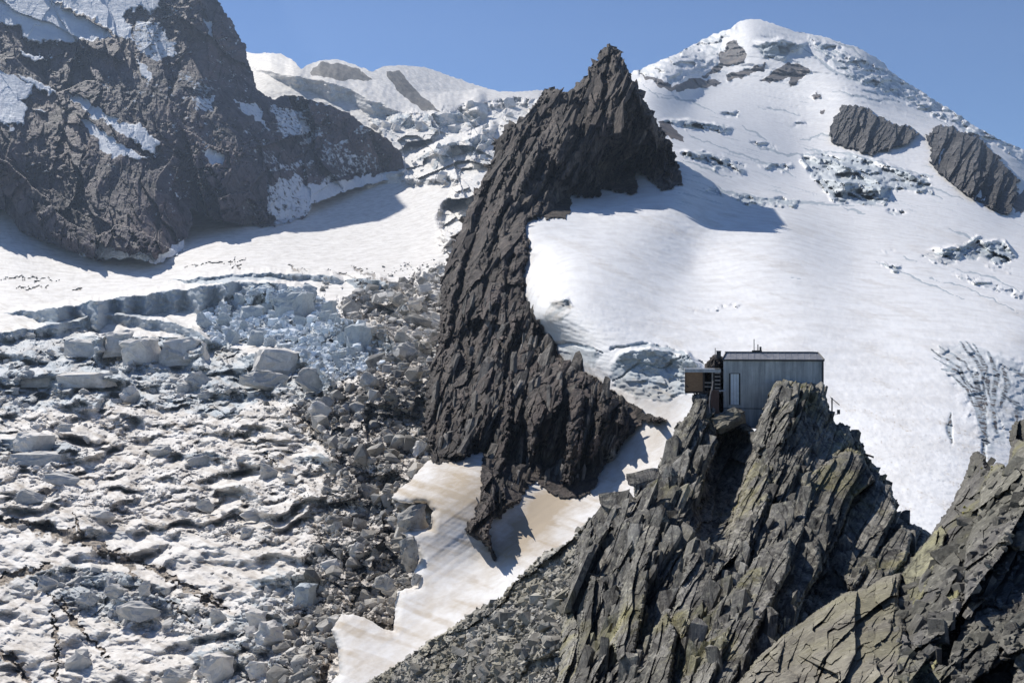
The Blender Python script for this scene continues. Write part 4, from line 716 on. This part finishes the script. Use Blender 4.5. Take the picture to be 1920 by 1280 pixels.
BIG = [
 (130, 636, 197, 674, 'tab', ICE, 'low pale ice block at the left end of the flat-topped row'), (193, 619, 256, 674, 'tab', ICE, 'flat-topped ice block with a notched white cap, second in the row below the ice cliff'),
 (226, 634, 302, 692, 'tab', ICE, 'large flat-topped ice block just left of the narrow black crack'), (305, 634, 383, 692, 'tab', ICE, 'large flat-topped ice block just right of the narrow black crack'),
 (468, 653, 566, 708, 'tab', ICE, 'big angular ice block with a sloping snow top, perched on a darker block'), (450, 693, 550, 746, 'rock', GREYI, 'dark striped ice block carrying the big angular white one'),
 (551, 688, 629, 746, 'rock', GREYI, 'rounded grey ice block leaning right of the big angular one'), (223, 722, 270, 762, 'round', ICE, 'round grey ice boulder standing clear above the rubble field'),
 (343, 694, 396, 737, 'round', GREYI, 'round bluish ice boulder in the shaded hollow under the flat-topped row'), (110, 698, 207, 728, 'tab', ICE, 'long low ice slab with a white edge in the left hollow'),
 (34, 703, 112, 728, 'tab', ICE, 'low ice slab at the far left of the hollow'), (26, 810, 100, 850, 'tab', ICE, 'pale ice block stacked on a dark slab near the left edge'),
 (30, 846, 131, 872, 'tab', GREYI, 'dark flat slab under the pale block near the left edge'), (577, 748, 624, 791, 'round', ICE, 'round pale boulder of ice beside the dark rubble below the blue icefall'),
 (348, 850, 404, 876, 'rock', GREYI, 'flattened grey boulder in the middle of the white rubble field'), (281, 832, 323, 857, 'rock', GREYI, 'small flattened grey block left of the middle of the white rubble field'),
 (487, 868, 524, 902, 'rock', GREYI, 'wedge-shaped grey block at the right side of the white rubble field'), (106, 792, 140, 821, 'rock', GREYI, 'upright grey block above the stacked slabs on the left'),
 (733, 640, 790, 679, 'rock', GREYI, 'grey snow-capped block against the dark ridge foot'), (774, 823, 807, 858, 'rock', ICE, 'pointed pale block at the foot of the dark ridge'),
 (514, 545, 592, 612, 'tab', BLUEI, 'tall blue serac hanging over the collapsed blue ice'), (640, 603, 700, 662, 'rock', BLUEI, 'pointed blue serac right of the collapsed blue ice'), (671, 693, 713, 732, 'round', GREYI, 'small rounded dirty serac below the pointed blue one'),
 (368, 583, 402, 622, 'rock', BLUEI, 'leaning blue serac at the left end of the collapsed ice'), (405, 585, 440, 618, 'rock', BLUEI, 'second small blue serac under the ice cliff'), (448, 572, 500, 606, 'tab', BLUEI, 'square blue serac under the middle of the ice cliff'),
 (27, 915, 82, 960, 'rock', GREYI, 'dark wedge-shaped block casting a blue shadow near the left edge'), (74, 882, 150, 917, 'rock', GREYI, 'low grey block with a straight crack, right of the dark wedge'),
 (163, 953, 217, 980, 'rock', ICE, 'small mushroom-shaped block alone on clean snow'), (369, 933, 404, 970, 'rock', GREYI, 'pyramid-shaped grey block on the open snow'), (449, 952, 516, 979, 'rock', ICE, 'pair-like low block right of the grey pyramid'),
 (449, 985, 484, 1012, 'rock', ICE, 'small angular block below the low pair-like block'), (553, 1092, 596, 1139, 'tab', BLUEI, 'square blue-grey ice block beside the black rubble'), (600, 1046, 643, 1082, 'rock', ICE, 'leaning striped block at the edge of the black rubble'),
 (655, 1013, 685, 1050, 'round', ICE, 'small pale round block amid the black rubble'), (196, 1092, 240, 1129, 'round', GREYI, 'round grey block at the top of the lower crevasse'), (140, 1105, 190, 1143, 'rock', GREYI, 'jagged grey block left of the round one over the lower crevasse'),
 (218, 1125, 306, 1163, 'rock', GREYI, 'long leaning grey block lying in the lower crevasse'), (261, 1088, 283, 1120, 'round', ICE, 'small brown-tinted round block by the long crevasse'), (126, 1214, 175, 1260, 'rock', GREYI, 'grey rounded block beside the black upright slot'),
 (393, 1139, 429, 1172, 'rock', GREYI, 'dark angular block below the end of the long crevasse'), (462, 1139, 503, 1182, 'rock', ICE, 'tilted pale block left of the black cave'), (373, 1222, 443, 1285, 'round', ICE, 'large smooth dirty boulder at the bottom of the glacier'),
 (462, 1228, 508, 1276, 'round', ICE, 'dirty white boulder between the large smooth one and the black cave'), (472, 1163, 546, 1218, 'rock', ICE, 'broad mottled block above the dirty white boulder'), (608, 1153, 644, 1185, 'rock', GREYI, 'small grey block bridging the top of the black cave'),
 (298, 1247, 358, 1290, 'rock', GREYI, 'grey split block at the bottom edge left of the large smooth boulder'), (70, 1075, 120, 1110, 'rock', GREYI, 'dark brown block at the left end of the lower crevasse')]
for i, (a, b, c, d, k, at_, lb) in enumerate(BIG):
    single('ice_block', a, b, c, d, k, M['iceblock'], lb, 'ice block', v=i * 5 + 3, rz=0.35 * math.sin(i * 2.1), tilt=(0.1 * math.sin(i), 0.12 * math.cos(i * 1.7)), attrs=at_)
for a, b, c, d, lb in ((745, 947, 812, 998, 'large dark boulder on the left rim of the sand-stained couloir'), (743, 1001, 784, 1074, 'tall grey boulder leaning against the melting snow edge'), (770, 1070, 790, 1098, 'small grey stone tucked in the melting snow edge'), (700, 1075, 742, 1120, 'dark boulder just left of the lower snow edge'), (690, 1195, 736, 1220, 'x')):
    if lb != 'x': single('boulder', a, b, c, d, 'rock', M['moraine'], lb, 'boulder', v=a % 24, Dv=float(GRD(np.array([c + 8.]), np.array([(b + d) / 2.]))[0]) * 1.005)
LM = [(255, 650, 'flat-topped ice block row'), (345, 665, 'narrow black crack between the flat-topped blocks'), (517, 680, 'big angular ice block'), (590, 720, 'rounded grey block beside the big angular one'), (246, 742, 'round ice boulder above the rubble field'), (370, 715, 'round bluish boulder in the hollow'), (158, 713, 'long low ice slab'),
 (65, 830, 'pale block stacked on a dark slab'), (600, 770, 'round pale boulder beside the dark rubble'), (376, 863, 'flattened grey boulder in mid field'), (505, 885, 'wedge-shaped grey block'), (123, 806, 'upright grey block'), (760, 660, 'snow-capped grey block at the ridge foot'), (790, 840, 'pointed pale block at the ridge foot'),
 (552, 580, 'tall blue serac'), (670, 632, 'pointed blue serac'), (385, 602, 'leaning blue serac'), (474, 590, 'square blue serac'), (55, 938, 'dark wedge with the blue shadow'), (190, 966, 'mushroom-shaped block'), (386, 952, 'grey pyramid block'), (575, 1115, 'square blue-grey block'), (620, 1064, 'leaning striped block'), (670, 1030, 'small pale round block'),
 (778, 972, 'large dark boulder on the couloir rim'), (765, 1038, 'tall grey boulder at the melting edge'), (610, 1215, 'black cave'), (720, 1098, 'dark boulder at the lower snow edge')]
def many(name, P, n, lo, hi, mat, kind, what, cat, group, seed, attrs=None, host='glacier', flat=0.65):
    r = np.random.default_rng(seed); S_ = sizes(n, lo, hi, r); pp = pts_in(P, n, r); bins = {}
    for i, (x, y) in enumerate(pp):
        j = min(range(len(LM)), key=lambda q: (LM[q][0] - x) ** 2 + (LM[q][1] - y) ** 2); dx, dy = x - LM[j][0], y - LM[j][1]
        k = ['right of', 'below and right of', 'below', 'below and left of', 'left of', 'above and left of', 'above', 'above and right of'][int(round(math.atan2(dy, dx) / (math.pi / 4))) % 8]
        bins.setdefault((k, j), []).append((dx * dx + dy * dy, i))
    lab = {}
    for (k, j), l in bins.items():
        l.sort()
        for q, (_, i) in enumerate(l): lab[i] = ('nearest', 'second', 'third', 'fourth', 'fifth', 'sixth', 'seventh', 'eighth', 'ninth', 'tenth', 'eleventh', 'twelfth')[min(q, 11)] + ' ' + what + ' ' + k + ' the ' + LM[j][2] if len(l) > 1 else what + ' ' + k + ' the ' + LM[j][2]
    for i, ((x, y), w_) in enumerate(zip(pp, S_)):
        h = w_ * flat * r.uniform(0.7, 1.3)
        single(name, x - w_ / 2, y - h / 2, x + w_ / 2, y + h / 2, kind, mat, lab[i], cat, group, host, int(r.integers(24)), r.uniform(0, 6), (r.normal() * .3, r.normal() * .3), attrs)
many('ice_block', Z_RUB, 40, 12, 28, M['iceblock'], 'rock', 'grey ice chunk', 'ice block', 'ice chunks on the rubble field', 21, ICE)
many('ice_block', Z_BLUE, 50, 14, 38, M['iceblock'], 'tab', 'blue ice chunk', 'ice block', 'blue chunks of the collapsed icefall', 22, BLUEI, flat=0.95)
many('ice_block', Z_MID, 24, 14, 34, M['iceblock'], 'tab', 'shaded ice chunk', 'ice block', 'ice chunks in the hollow below the cliff', 23, GREYI)
many('boulder', Z_DARK, 110, 13, 44, M['moraine'], 'rock', 'dirty boulder', 'boulder', 'boulders of the dark rubble strip', 24, flat=0.8)

# ------------------------------------------------------------------ hut and the things round it
def grow(boxes, name, mat, parent, smooth=False):
    V = []; Q = []; o_ = 0
    for b in boxes:
        b = np.array(b, float); V.append(b); Q += [[o_ + k for k in f] for f in ((0, 3, 2, 1), (4, 5, 6, 7), (0, 1, 5, 4), (1, 2, 6, 5), (2, 3, 7, 6), (3, 0, 4, 7))]; o_ += 8
    return mk(name, np.concatenate(V), Q, mat, None, smooth, parent)
def frame(px, py, D, extra=0.0):
    a = math.atan((px - CX) / F) + extra
    return world(px, py, D), np.array([math.cos(a), -math.sin(a), 0]), np.array([math.sin(a), math.cos(a), 0])
def lbox(x0, x1, y0, y1, z0, z1): return [(x0, y0, z0), (x1, y0, z0), (x1, y1, z0), (x0, y1, z0), (x0, y0, z1), (x1, y0, z1), (x1, y1, z1), (x0, y1, z1)]
def lprism(b, t, z0, z1):   # bottom rectangle b, top rectangle t (x0,x1,y0,y1)
    return [(b[0], b[2], z0), (b[1], b[2], z0), (b[1], b[3], z0), (b[0], b[3], z0), (t[0], t[2], z1), (t[1], t[2], z1), (t[1], t[3], z1), (t[0], t[3], z1)]
def bar(a, b, w_, d_=None):
    a = np.array(a, float); b = np.array(b, float); z = b - a; z /= np.linalg.norm(z); h = np.array([0, 1, 0.01]) if abs(z[1]) < 0.8 else np.array([1, 0, 0.])
    u = np.cross(h, z); u /= np.linalg.norm(u); v = np.cross(z, u); d_ = d_ or w_
    c = [(-1, -1), (1, -1), (1, 1), (-1, 1)]
    return [a + u * i * w_ / 2 + v * j * d_ / 2 for i, j in c] + [b + u * i * w_ / 2 + v * j * d_ / 2 for i, j in c]
def root(name, P, ux, label, cat, group=None):
    o = bpy.data.objects.new(name, None); COL.objects.link(o); o.location = P; o.rotation_euler = (0, 0, math.atan2(ux[1], ux[0])); return tag(o, label, cat, group)
def metal_mat(name, A, B, sc=1.0):
    m, t, b = nodes(name); v = gen_vec(t, (2.2, 2.2, 0.16)); n = noise(t, 1.6, 6, 0.65, v); n2 = noise(t, 0.7, 5, 0.6, gen_vec(t))
    c = mix(t, ramp(t, n, 0.36, 0.64), A, B); c = mix(t, ramp(t, n2, 0.5, 0.7, 0, 0.4), c, tuple(q * 0.7 for q in A))
    L(t, c, b.inputs['Base Color']); b.inputs['Roughness'].default_value = 0.45; b.inputs['Metallic'].default_value = 0.35
    return m
M['zinc'] = metal_mat('weathered_zinc_cladding', (0.29, 0.31, 0.335), (0.52, 0.545, 0.57)); M['roofm'] = metal_mat('weathered_roof_sheet', (0.34, 0.34, 0.35), (0.50, 0.48, 0.47))
M['edge'] = plain('dark_metal_edging', (0.035, 0.037, 0.045), 0.5); M['sky_pane'] = plain('pale_pane_painted_sky', (0.82, 0.88, 0.93), 0.35, var=0.08)  # window pane: reflected sky put into a pale blue diffuse colour
M['wood'] = plain('brown_weathered_boards', (0.30, 0.18, 0.10), 0.8, sc=5, vec=(1, 1, 6)); M['darkwood'] = plain('dark_timber', (0.06, 0.045, 0.035), 0.8); M['rail'] = plain('grey_timber_rail', (0.30, 0.27, 0.24), 0.8)
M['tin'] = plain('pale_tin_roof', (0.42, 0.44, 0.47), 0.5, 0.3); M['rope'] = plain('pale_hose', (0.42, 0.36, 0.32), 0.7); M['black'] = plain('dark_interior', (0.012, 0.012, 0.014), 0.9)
HD = 87.0; P, ux, uy = frame(1357, 674, HD, -0.02)
k = F / HD
r_ = ux; tx = (1543 - CX) / F; W = (tx * P[1] - P[0]) / (ux[0] - tx * ux[1])
Hz = 6.0; hut = root('mountain_hut', P - np.array([0, 0, Hz]), ux, 'grey metal-clad mountain hut perched on the slabby crag', 'hut')
up = 0.60; dep = 6.2
grow([lbox(0, W, 0, dep, 0.02, 1.76)], 'base', M['zinc'], hut)
ribs = []
grow([lbox(0.0, W, -0.012, dep + 0.01, 1.77, Hz - 0.02)], 'wall', M['zinc'], hut)
nb = 30
rb = grow([lbox(W * i / nb - 0.012, W * i / nb + 0.012, -0.045, -0.014, 1.81, Hz - 0.12) for i in range(1, nb)], 'cladding_rib', M['zinc'], hut)
grow([lbox(-0.03, 0.05, -0.05, 0.05, 1.81, Hz - 0.1), ], 'corner_trim', M['tin'], hut)
grow([lbox(W - 0.10, W + 0.06, -0.06, 0.1, 0.0, Hz - 0.1)], 'corner_trim', M['edge'], hut)
grow([lbox(-0.12, W + 0.12, -0.14, dep + 0.14, Hz - 0.11, Hz + 0.03)], 'eave', M['edge'], hut)
rf = grow([lprism((-0.10, W + 0.10, -0.12, dep + 0.12), (0.22, W - 0.30, 0.75, dep - 0.75), Hz + 0.032, Hz + up)], 'roof', M['roofm'], hut)
grow([lbox(0.20, W - 0.28, 0.72, dep - 0.72, Hz + up + 0.003, Hz + up + 0.07)], 'ridge_cap', M['edge'], rf)
for i in range(1, 16):
    pass
grow([bar((W * i / 16, -0.10, Hz + 0.05), (W * i / 16, 0.74, Hz + up + 0.01), 0.03) for i in range(1, 16)], 'standing_seam', M['roofm'], rf)
grow([bar((-0.1, -0.12, Hz + 0.05), (0.22, 0.74, Hz + up + 0.02), 0.09), bar((W + 0.1, -0.12, Hz + 0.05), (W - 0.3, 0.74, Hz + up + 0.02), 0.09)], 'hip_edge', M['edge'], rf)
u0 = (1369.6 - 1357) / k * 1.0; u1 = (1384.6 - 1357) / k; z1 = Hz - (700.5 - 674) / k; z0 = Hz - (757.5 - 674) / k
wn = grow([lbox(u0, u1, -0.035, -0.016, z0, z1)], 'window', M['sky_pane'], hut)
grow([lbox(u0 - 0.13, u0 - 0.01, -0.07, -0.016, z0 - 0.05, z1 + 0.06), lbox(u1 + 0.01, u1 + 0.13, -0.07, -0.016, z0 - 0.05, z1 + 0.06), lbox(u0, u1, -0.07, -0.016, z1 + 0.003, z1 + 0.06)], 'frame', M['edge'], wn)
grow([lbox(u0 - 0.02, u1 + 0.03, -0.11, -0.016, z0 - 0.055, z0 - 0.003)], 'sill', M['tin'], wn)
for s0, s1 in ((0.55, 0.56), (3.1, 3.12)): pass
grow([lbox(0, W, -0.03, -0.013, 1.73, 1.79)], 'base_trim', M['edge'], hut)
ua = (1413.6 - 1357) / k; zr = Hz + up + 0.07
vb = grow([lbox(ua - 0.18, ua + 0.66, 0.9, 1.5, zr, zr + 0.14)], 'vent_box', M['edge'], hut)
def tube(a, b, r, name, mat, parent, n=10):
    a = Vector(a); b = Vector(b); d = (b - a); q = d.to_track_quat('Z', 'Y'); V = []; Q = []
    for j, p in enumerate((a, b)):
        for i in range(n): V.append(tuple(p + q @ Vector((r * math.cos(6.2832 * i / n), r * math.sin(6.2832 * i / n), 0))))
    Q = [[i, (i + 1) % n, n + (i + 1) % n, n + i] for i in range(n)]; c = len(V); V += [tuple(a), tuple(b)]
    Q += [[(i + 1) % n, i, c, c] for i in range(n)] if False else []
    me = bpy.data.meshes.new(name); me.from_pydata(V[:c], [], Q + [list(range(n - 1, -1, -1)), list(range(n, 2 * n))]); me.materials.append(mat)
    o = bpy.data.objects.new(name, me); COL.objects.link(o); o.parent = parent; return o
tube((ua, 1.2, zr + 0.1), (ua, 1.2, zr + 1.12), 0.035, 'antenna', M['edge'], hut)
tube((ua + 0.33, 1.2, zr + 0.1), (ua + 0.33, 1.2, zr + 0.66), 0.045, 'vent_pipe', M['edge'], hut)
tube((ua + 0.55, 1.2, zr + 0.1), (ua + 0.55, 1.2, zr + 0.46), 0.09, 'chimney', M['edge'], hut)
# shed on the rock spur left of the hut
SD = 86.0; P, ux, uy = frame(1285, 735, SD, -0.03); k2 = F / SD
X_ = lambda px: (px - 1285) / k2
Z_ = lambda py: (735 - py) / k2
shed = root('wooden_shed', P, ux, 'small brown wooden shed with an open railed porch left of the metal hut', 'shed')
grow([lbox(0, X_(1319), 0, 1.5, Z_(733), Z_(698))], 'wall', M['wood'], shed)
grow([lbox(-0.06, X_(1350), -0.12, 1.7, Z_(697.8), Z_(691))], 'roof', M['tin'], shed)
grow([lbox(-0.03, 0.06, -0.05, 0.05, Z_(737), Z_(698)), ], 'corner_post', M['darkwood'], shed)
grow([lbox(X_(1317), X_(1320.5), -0.05, 0.05, Z_(733), Z_(698))], 'corner_post', M['darkwood'], shed)
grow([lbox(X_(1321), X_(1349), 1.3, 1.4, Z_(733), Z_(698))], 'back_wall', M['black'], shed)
grow([lbox(0, X_(1351), 0.02, 1.55, Z_(737), Z_(733.3))], 'floor', M['darkwood'], shed)
for y_ in (716.5, 724): grow([lbox(X_(1320.6), X_(1336), -0.03, 0.03, Z_(y_ + 1.4), Z_(y_ - 0.6))], 'rail', M['rail'], shed)
grow([lbox(X_(1333.5), X_(1336.2), -0.06, 0.06, Z_(733), Z_(698))], 'post', M['rail'], shed)
grow([lbox(X_(1326), X_(1327.3), -0.02, 0.02, Z_(733), Z_(716))], 'baluster', M['darkwood'], shed)
grow([bar((X_(1287), 0.0, Z_(722)), (X_(1308), 0.3, Z_(745)), 0.10), bar((X_(1310), 0.0, Z_(733)), (X_(1316), 0.6, Z_(748)), 0.10)], 'brace', M['darkwood'], shed)
st = root('wooden_steps', world(1345, 731, 85.6), ux, 'narrow stack of grey wooden steps between the shed and the hut', 'steps')
for i, y_ in enumerate((692, 699, 706, 713, 720, 727)): grow([lbox(-0.22, 0.24, -0.12, 0.12, (731 - y_ - 1.3) / k2, (731 - y_ + 1.3) / k2)], 'tread', M['rail'], st)
grow([lbox(-0.25, -0.21, -0.06, 0.06, 0, 40 / k2), lbox(0.25, 0.29, -0.06, 0.06, 0, 40 / k2)], 'stringer', M['darkwood'], st)
grow([lbox(-0.25, 0.75, -0.15, 0.3, -0.12, -0.003)], 'landing', M['tin'], st)
pn = root('timber_panel', world(1341, 775, 83.6), ux, 'tall reddish-brown timber panel propped below the steps', 'panel')
grow([lbox(-0.35, 0.32, 0, 0.1, 0, 1.95)], 'boards', plain('red_brown_boards', (0.10, 0.06, 0.05), 0.8, sc=5, vec=(5, 5, 0.5)), pn)
def cable(name, pts, D, r, mat, label, cat):
    cu = bpy.data.curves.new(name, 'CURVE'); cu.dimensions = '3D'; cu.bevel_depth = r; cu.bevel_resolution = 2; s_ = cu.splines.new('NURBS'); s_.points.add(len(pts) - 1); s_.use_endpoint_u = True; s_.order_u = 3
    W_ = [world(x, y, D) for x, y in pts]; b = W_[-1]
    for p, q in zip(s_.points, W_): p.co = (*(q - b), 1)
    t = bpy.data.objects.new('t', cu); COL.objects.link(t); me = bpy.data.meshes.new_from_object(t); bpy.data.objects.remove(t)
    o = bpy.data.objects.new(name, me); me.materials.append(mat) if not me.materials else None; COL.objects.link(o); o.location = b; return tag(o, label, cat)
cable('hose', [(1337, 714), (1336, 724), (1332, 738), (1330, 752), (1331, 772), (1333, 795)], 83.4, 0.045, M['rope'], 'pale hose hanging from the shed porch down to the rocks', 'hose')
# things on the knob and the right shoulder
ps = root('stove_pipe_stack', world(1347.5, 668, 88.1), ux, 'short dark stove pipe with a thin spike on the dark rock knob', 'chimney')
grow([lbox(-0.19, 0.19, -0.19, 0.19, -0.2, 0.44)], 'pipe', M['edge'], ps); grow([lbox(-0.22, 0.22, -0.22, 0.22, 0.443, 0.5)], 'cap', M['edge'], ps)
tube((-0.3, 0, -0.2), (-0.3, 0, 0.75), 0.035, 'spike', M['rope'], ps)
pm = root('weather_mast', world(1560, 787, 83.2), ux, 'thin mast with slanting arm and small box on the right shoulder of the crag', 'mast')
tube((0, 0, -0.3), (0, 0, 1.85), 0.06, 'pole', M['edge'], pm); grow([bar((-0.12, 0, 1.9), (0.6, 0, 1.25), 0.06)], 'arm', M['edge'], pm)
grow([lbox(0.42, 0.64, -0.1, 0.1, 0.5, 0.86)], 'instrument_box', M['edge'], pm); grow([bar((0.05, 0, 0.42), (0.5, 0, 0.5), 0.04)], 'bracket', M['edge'], pm)
pb = root('jutting_board', world(1630, 854, 78.5), ux, 'short dark board jutting right from the crag edge over the snowfield', 'board')
grow([bar((-0.35, 0, 0.12), (0.32, 0, -0.1), 0.14, 0.2)], 'plank', M['darkwood'], pb); grow([bar((-0.3, 0, 0.0), (0.05, 0, -0.04), 0.06)], 'batten', M['darkwood'], pb)
def slab_single(px0, py0, px1, py1, th, D, label, mat, lean=0.2, v=0, wd=0.5):
    a = world(px0, py0, D); b = world(px1, py1, D + lean); c = (a + b) / 2; e1 = b - a; m = np.linalg.norm(e1) / 2; e1 = e1 / (2 * m)
    nrm = np.array([-e1[2], -0.5, e1[0]]); nrm -= e1 * (nrm @ e1); nrm /= np.linalg.norm(nrm); e2 = np.cross(nrm, e1)
    V, T = VAR['slab'][v]; W_ = (V * np.array([m, m * wd, th * D / F / 2])) @ np.stack([e1, e2, nrm], 1).T
    o = mk('rock_slab', W_, T, mat); mdf(o, th * D / F, th * D / F); o.location = c; return tag(o, label, 'rock slab')
slab_single(1336, 806, 1397, 772, 24, 82.2, 'pale split rock slab leaning up to the right below the hut window', M['crag3'], v=3)
slab_single(1333, 795, 1392, 764, 8, 82.6, 'thin dark-edged slab lying on the pale split one below the hut window', M['crag'], v=6)
slab_single(1128, 944, 1196, 934, 10, 72, 'flat pale slab jutting left over the snow couloir', M['crag'], v=9, wd=0.8)
slab_single(1175, 902, 1240, 888, 10, 74, 'flat grey slab jutting left above the pale one over the couloir', M['crag'], v=12, wd=0.8)
o = scatter('moss', [q for c_, n_, h_ in (((1234, 974), 25, 'hut_crag'), ((1098, 1120), 40, 'hut_crag'), ((1305, 1045), 60, 'hut_crag'), ((1338, 798), 12, 'hut_crag'), ((1845, 884), 14, 'boulder_crag'), ((1820, 958), 22, 'boulder_crag'), ((1100, 1178), 16, 'hut_crag'), ((1660, 1000), 10, 'hut_crag'), ((1350, 1130), 30, 'hut_crag'), ((1640, 1150), 30, 'boulder_crag'), ((1500, 720), 10, 'hut_crag'))
    for q in block_items([(c_[0] - 16, c_[1] - 10), (c_[0] + 16, c_[1] - 10), (c_[0] + 16, c_[1] + 12), (c_[0] - 16, c_[1] + 12)], n_, 2, 7, r2, h_)], plain('yellow_green_moss', (0.22, 0.20, 0.035), 0.9, var=0.5, sc=6), ('round',)); struct(o, 'stuff')
# ------------------------------------------------------------------ the air
hz = bpy.data.materials.new('haze'); hz.use_nodes = True; t = hz.node_tree; t.nodes.remove(t.nodes['Principled BSDF'])
pv = t.nodes.new('ShaderNodeVolumePrincipled'); pv.inputs['Color'].default_value = (0.58, 0.75, 1.0, 1); pv.inputs['Density'].default_value = 0.00006; pv.inputs['Anisotropy'].default_value = 0.2
L(t, pv.outputs[0], t.nodes['Material Output'].inputs['Volume'])
lo = np.array([1e9] * 3); hi = -lo
for o in list(bpy.data.objects):
    if o.type == 'MESH' and o.parent is None and len(o.data.vertices) > 5000:
        c = np.empty(len(o.data.vertices) * 3, np.float32); o.data.vertices.foreach_get('co', c); c = c.reshape(-1, 3); lo = np.minimum(lo, c.min(0)); hi = np.maximum(hi, c.max(0))
lo = np.minimum(lo, -20) - 3; hi = np.maximum(hi, 20) + 3
o = mk('haze', lbox(lo[0], hi[0], lo[1], hi[1], lo[2], hi[2]), [(0, 3, 2, 1), (4, 5, 6, 7), (0, 1, 5, 4), (1, 2, 6, 5), (2, 3, 7, 6), (3, 0, 4, 7)], hz); struct(o, 'stuff')
print('objects', len(bpy.data.objects), 'verts', sum(len(o.data.vertices) for o in bpy.data.objects if o.type == 'MESH'))
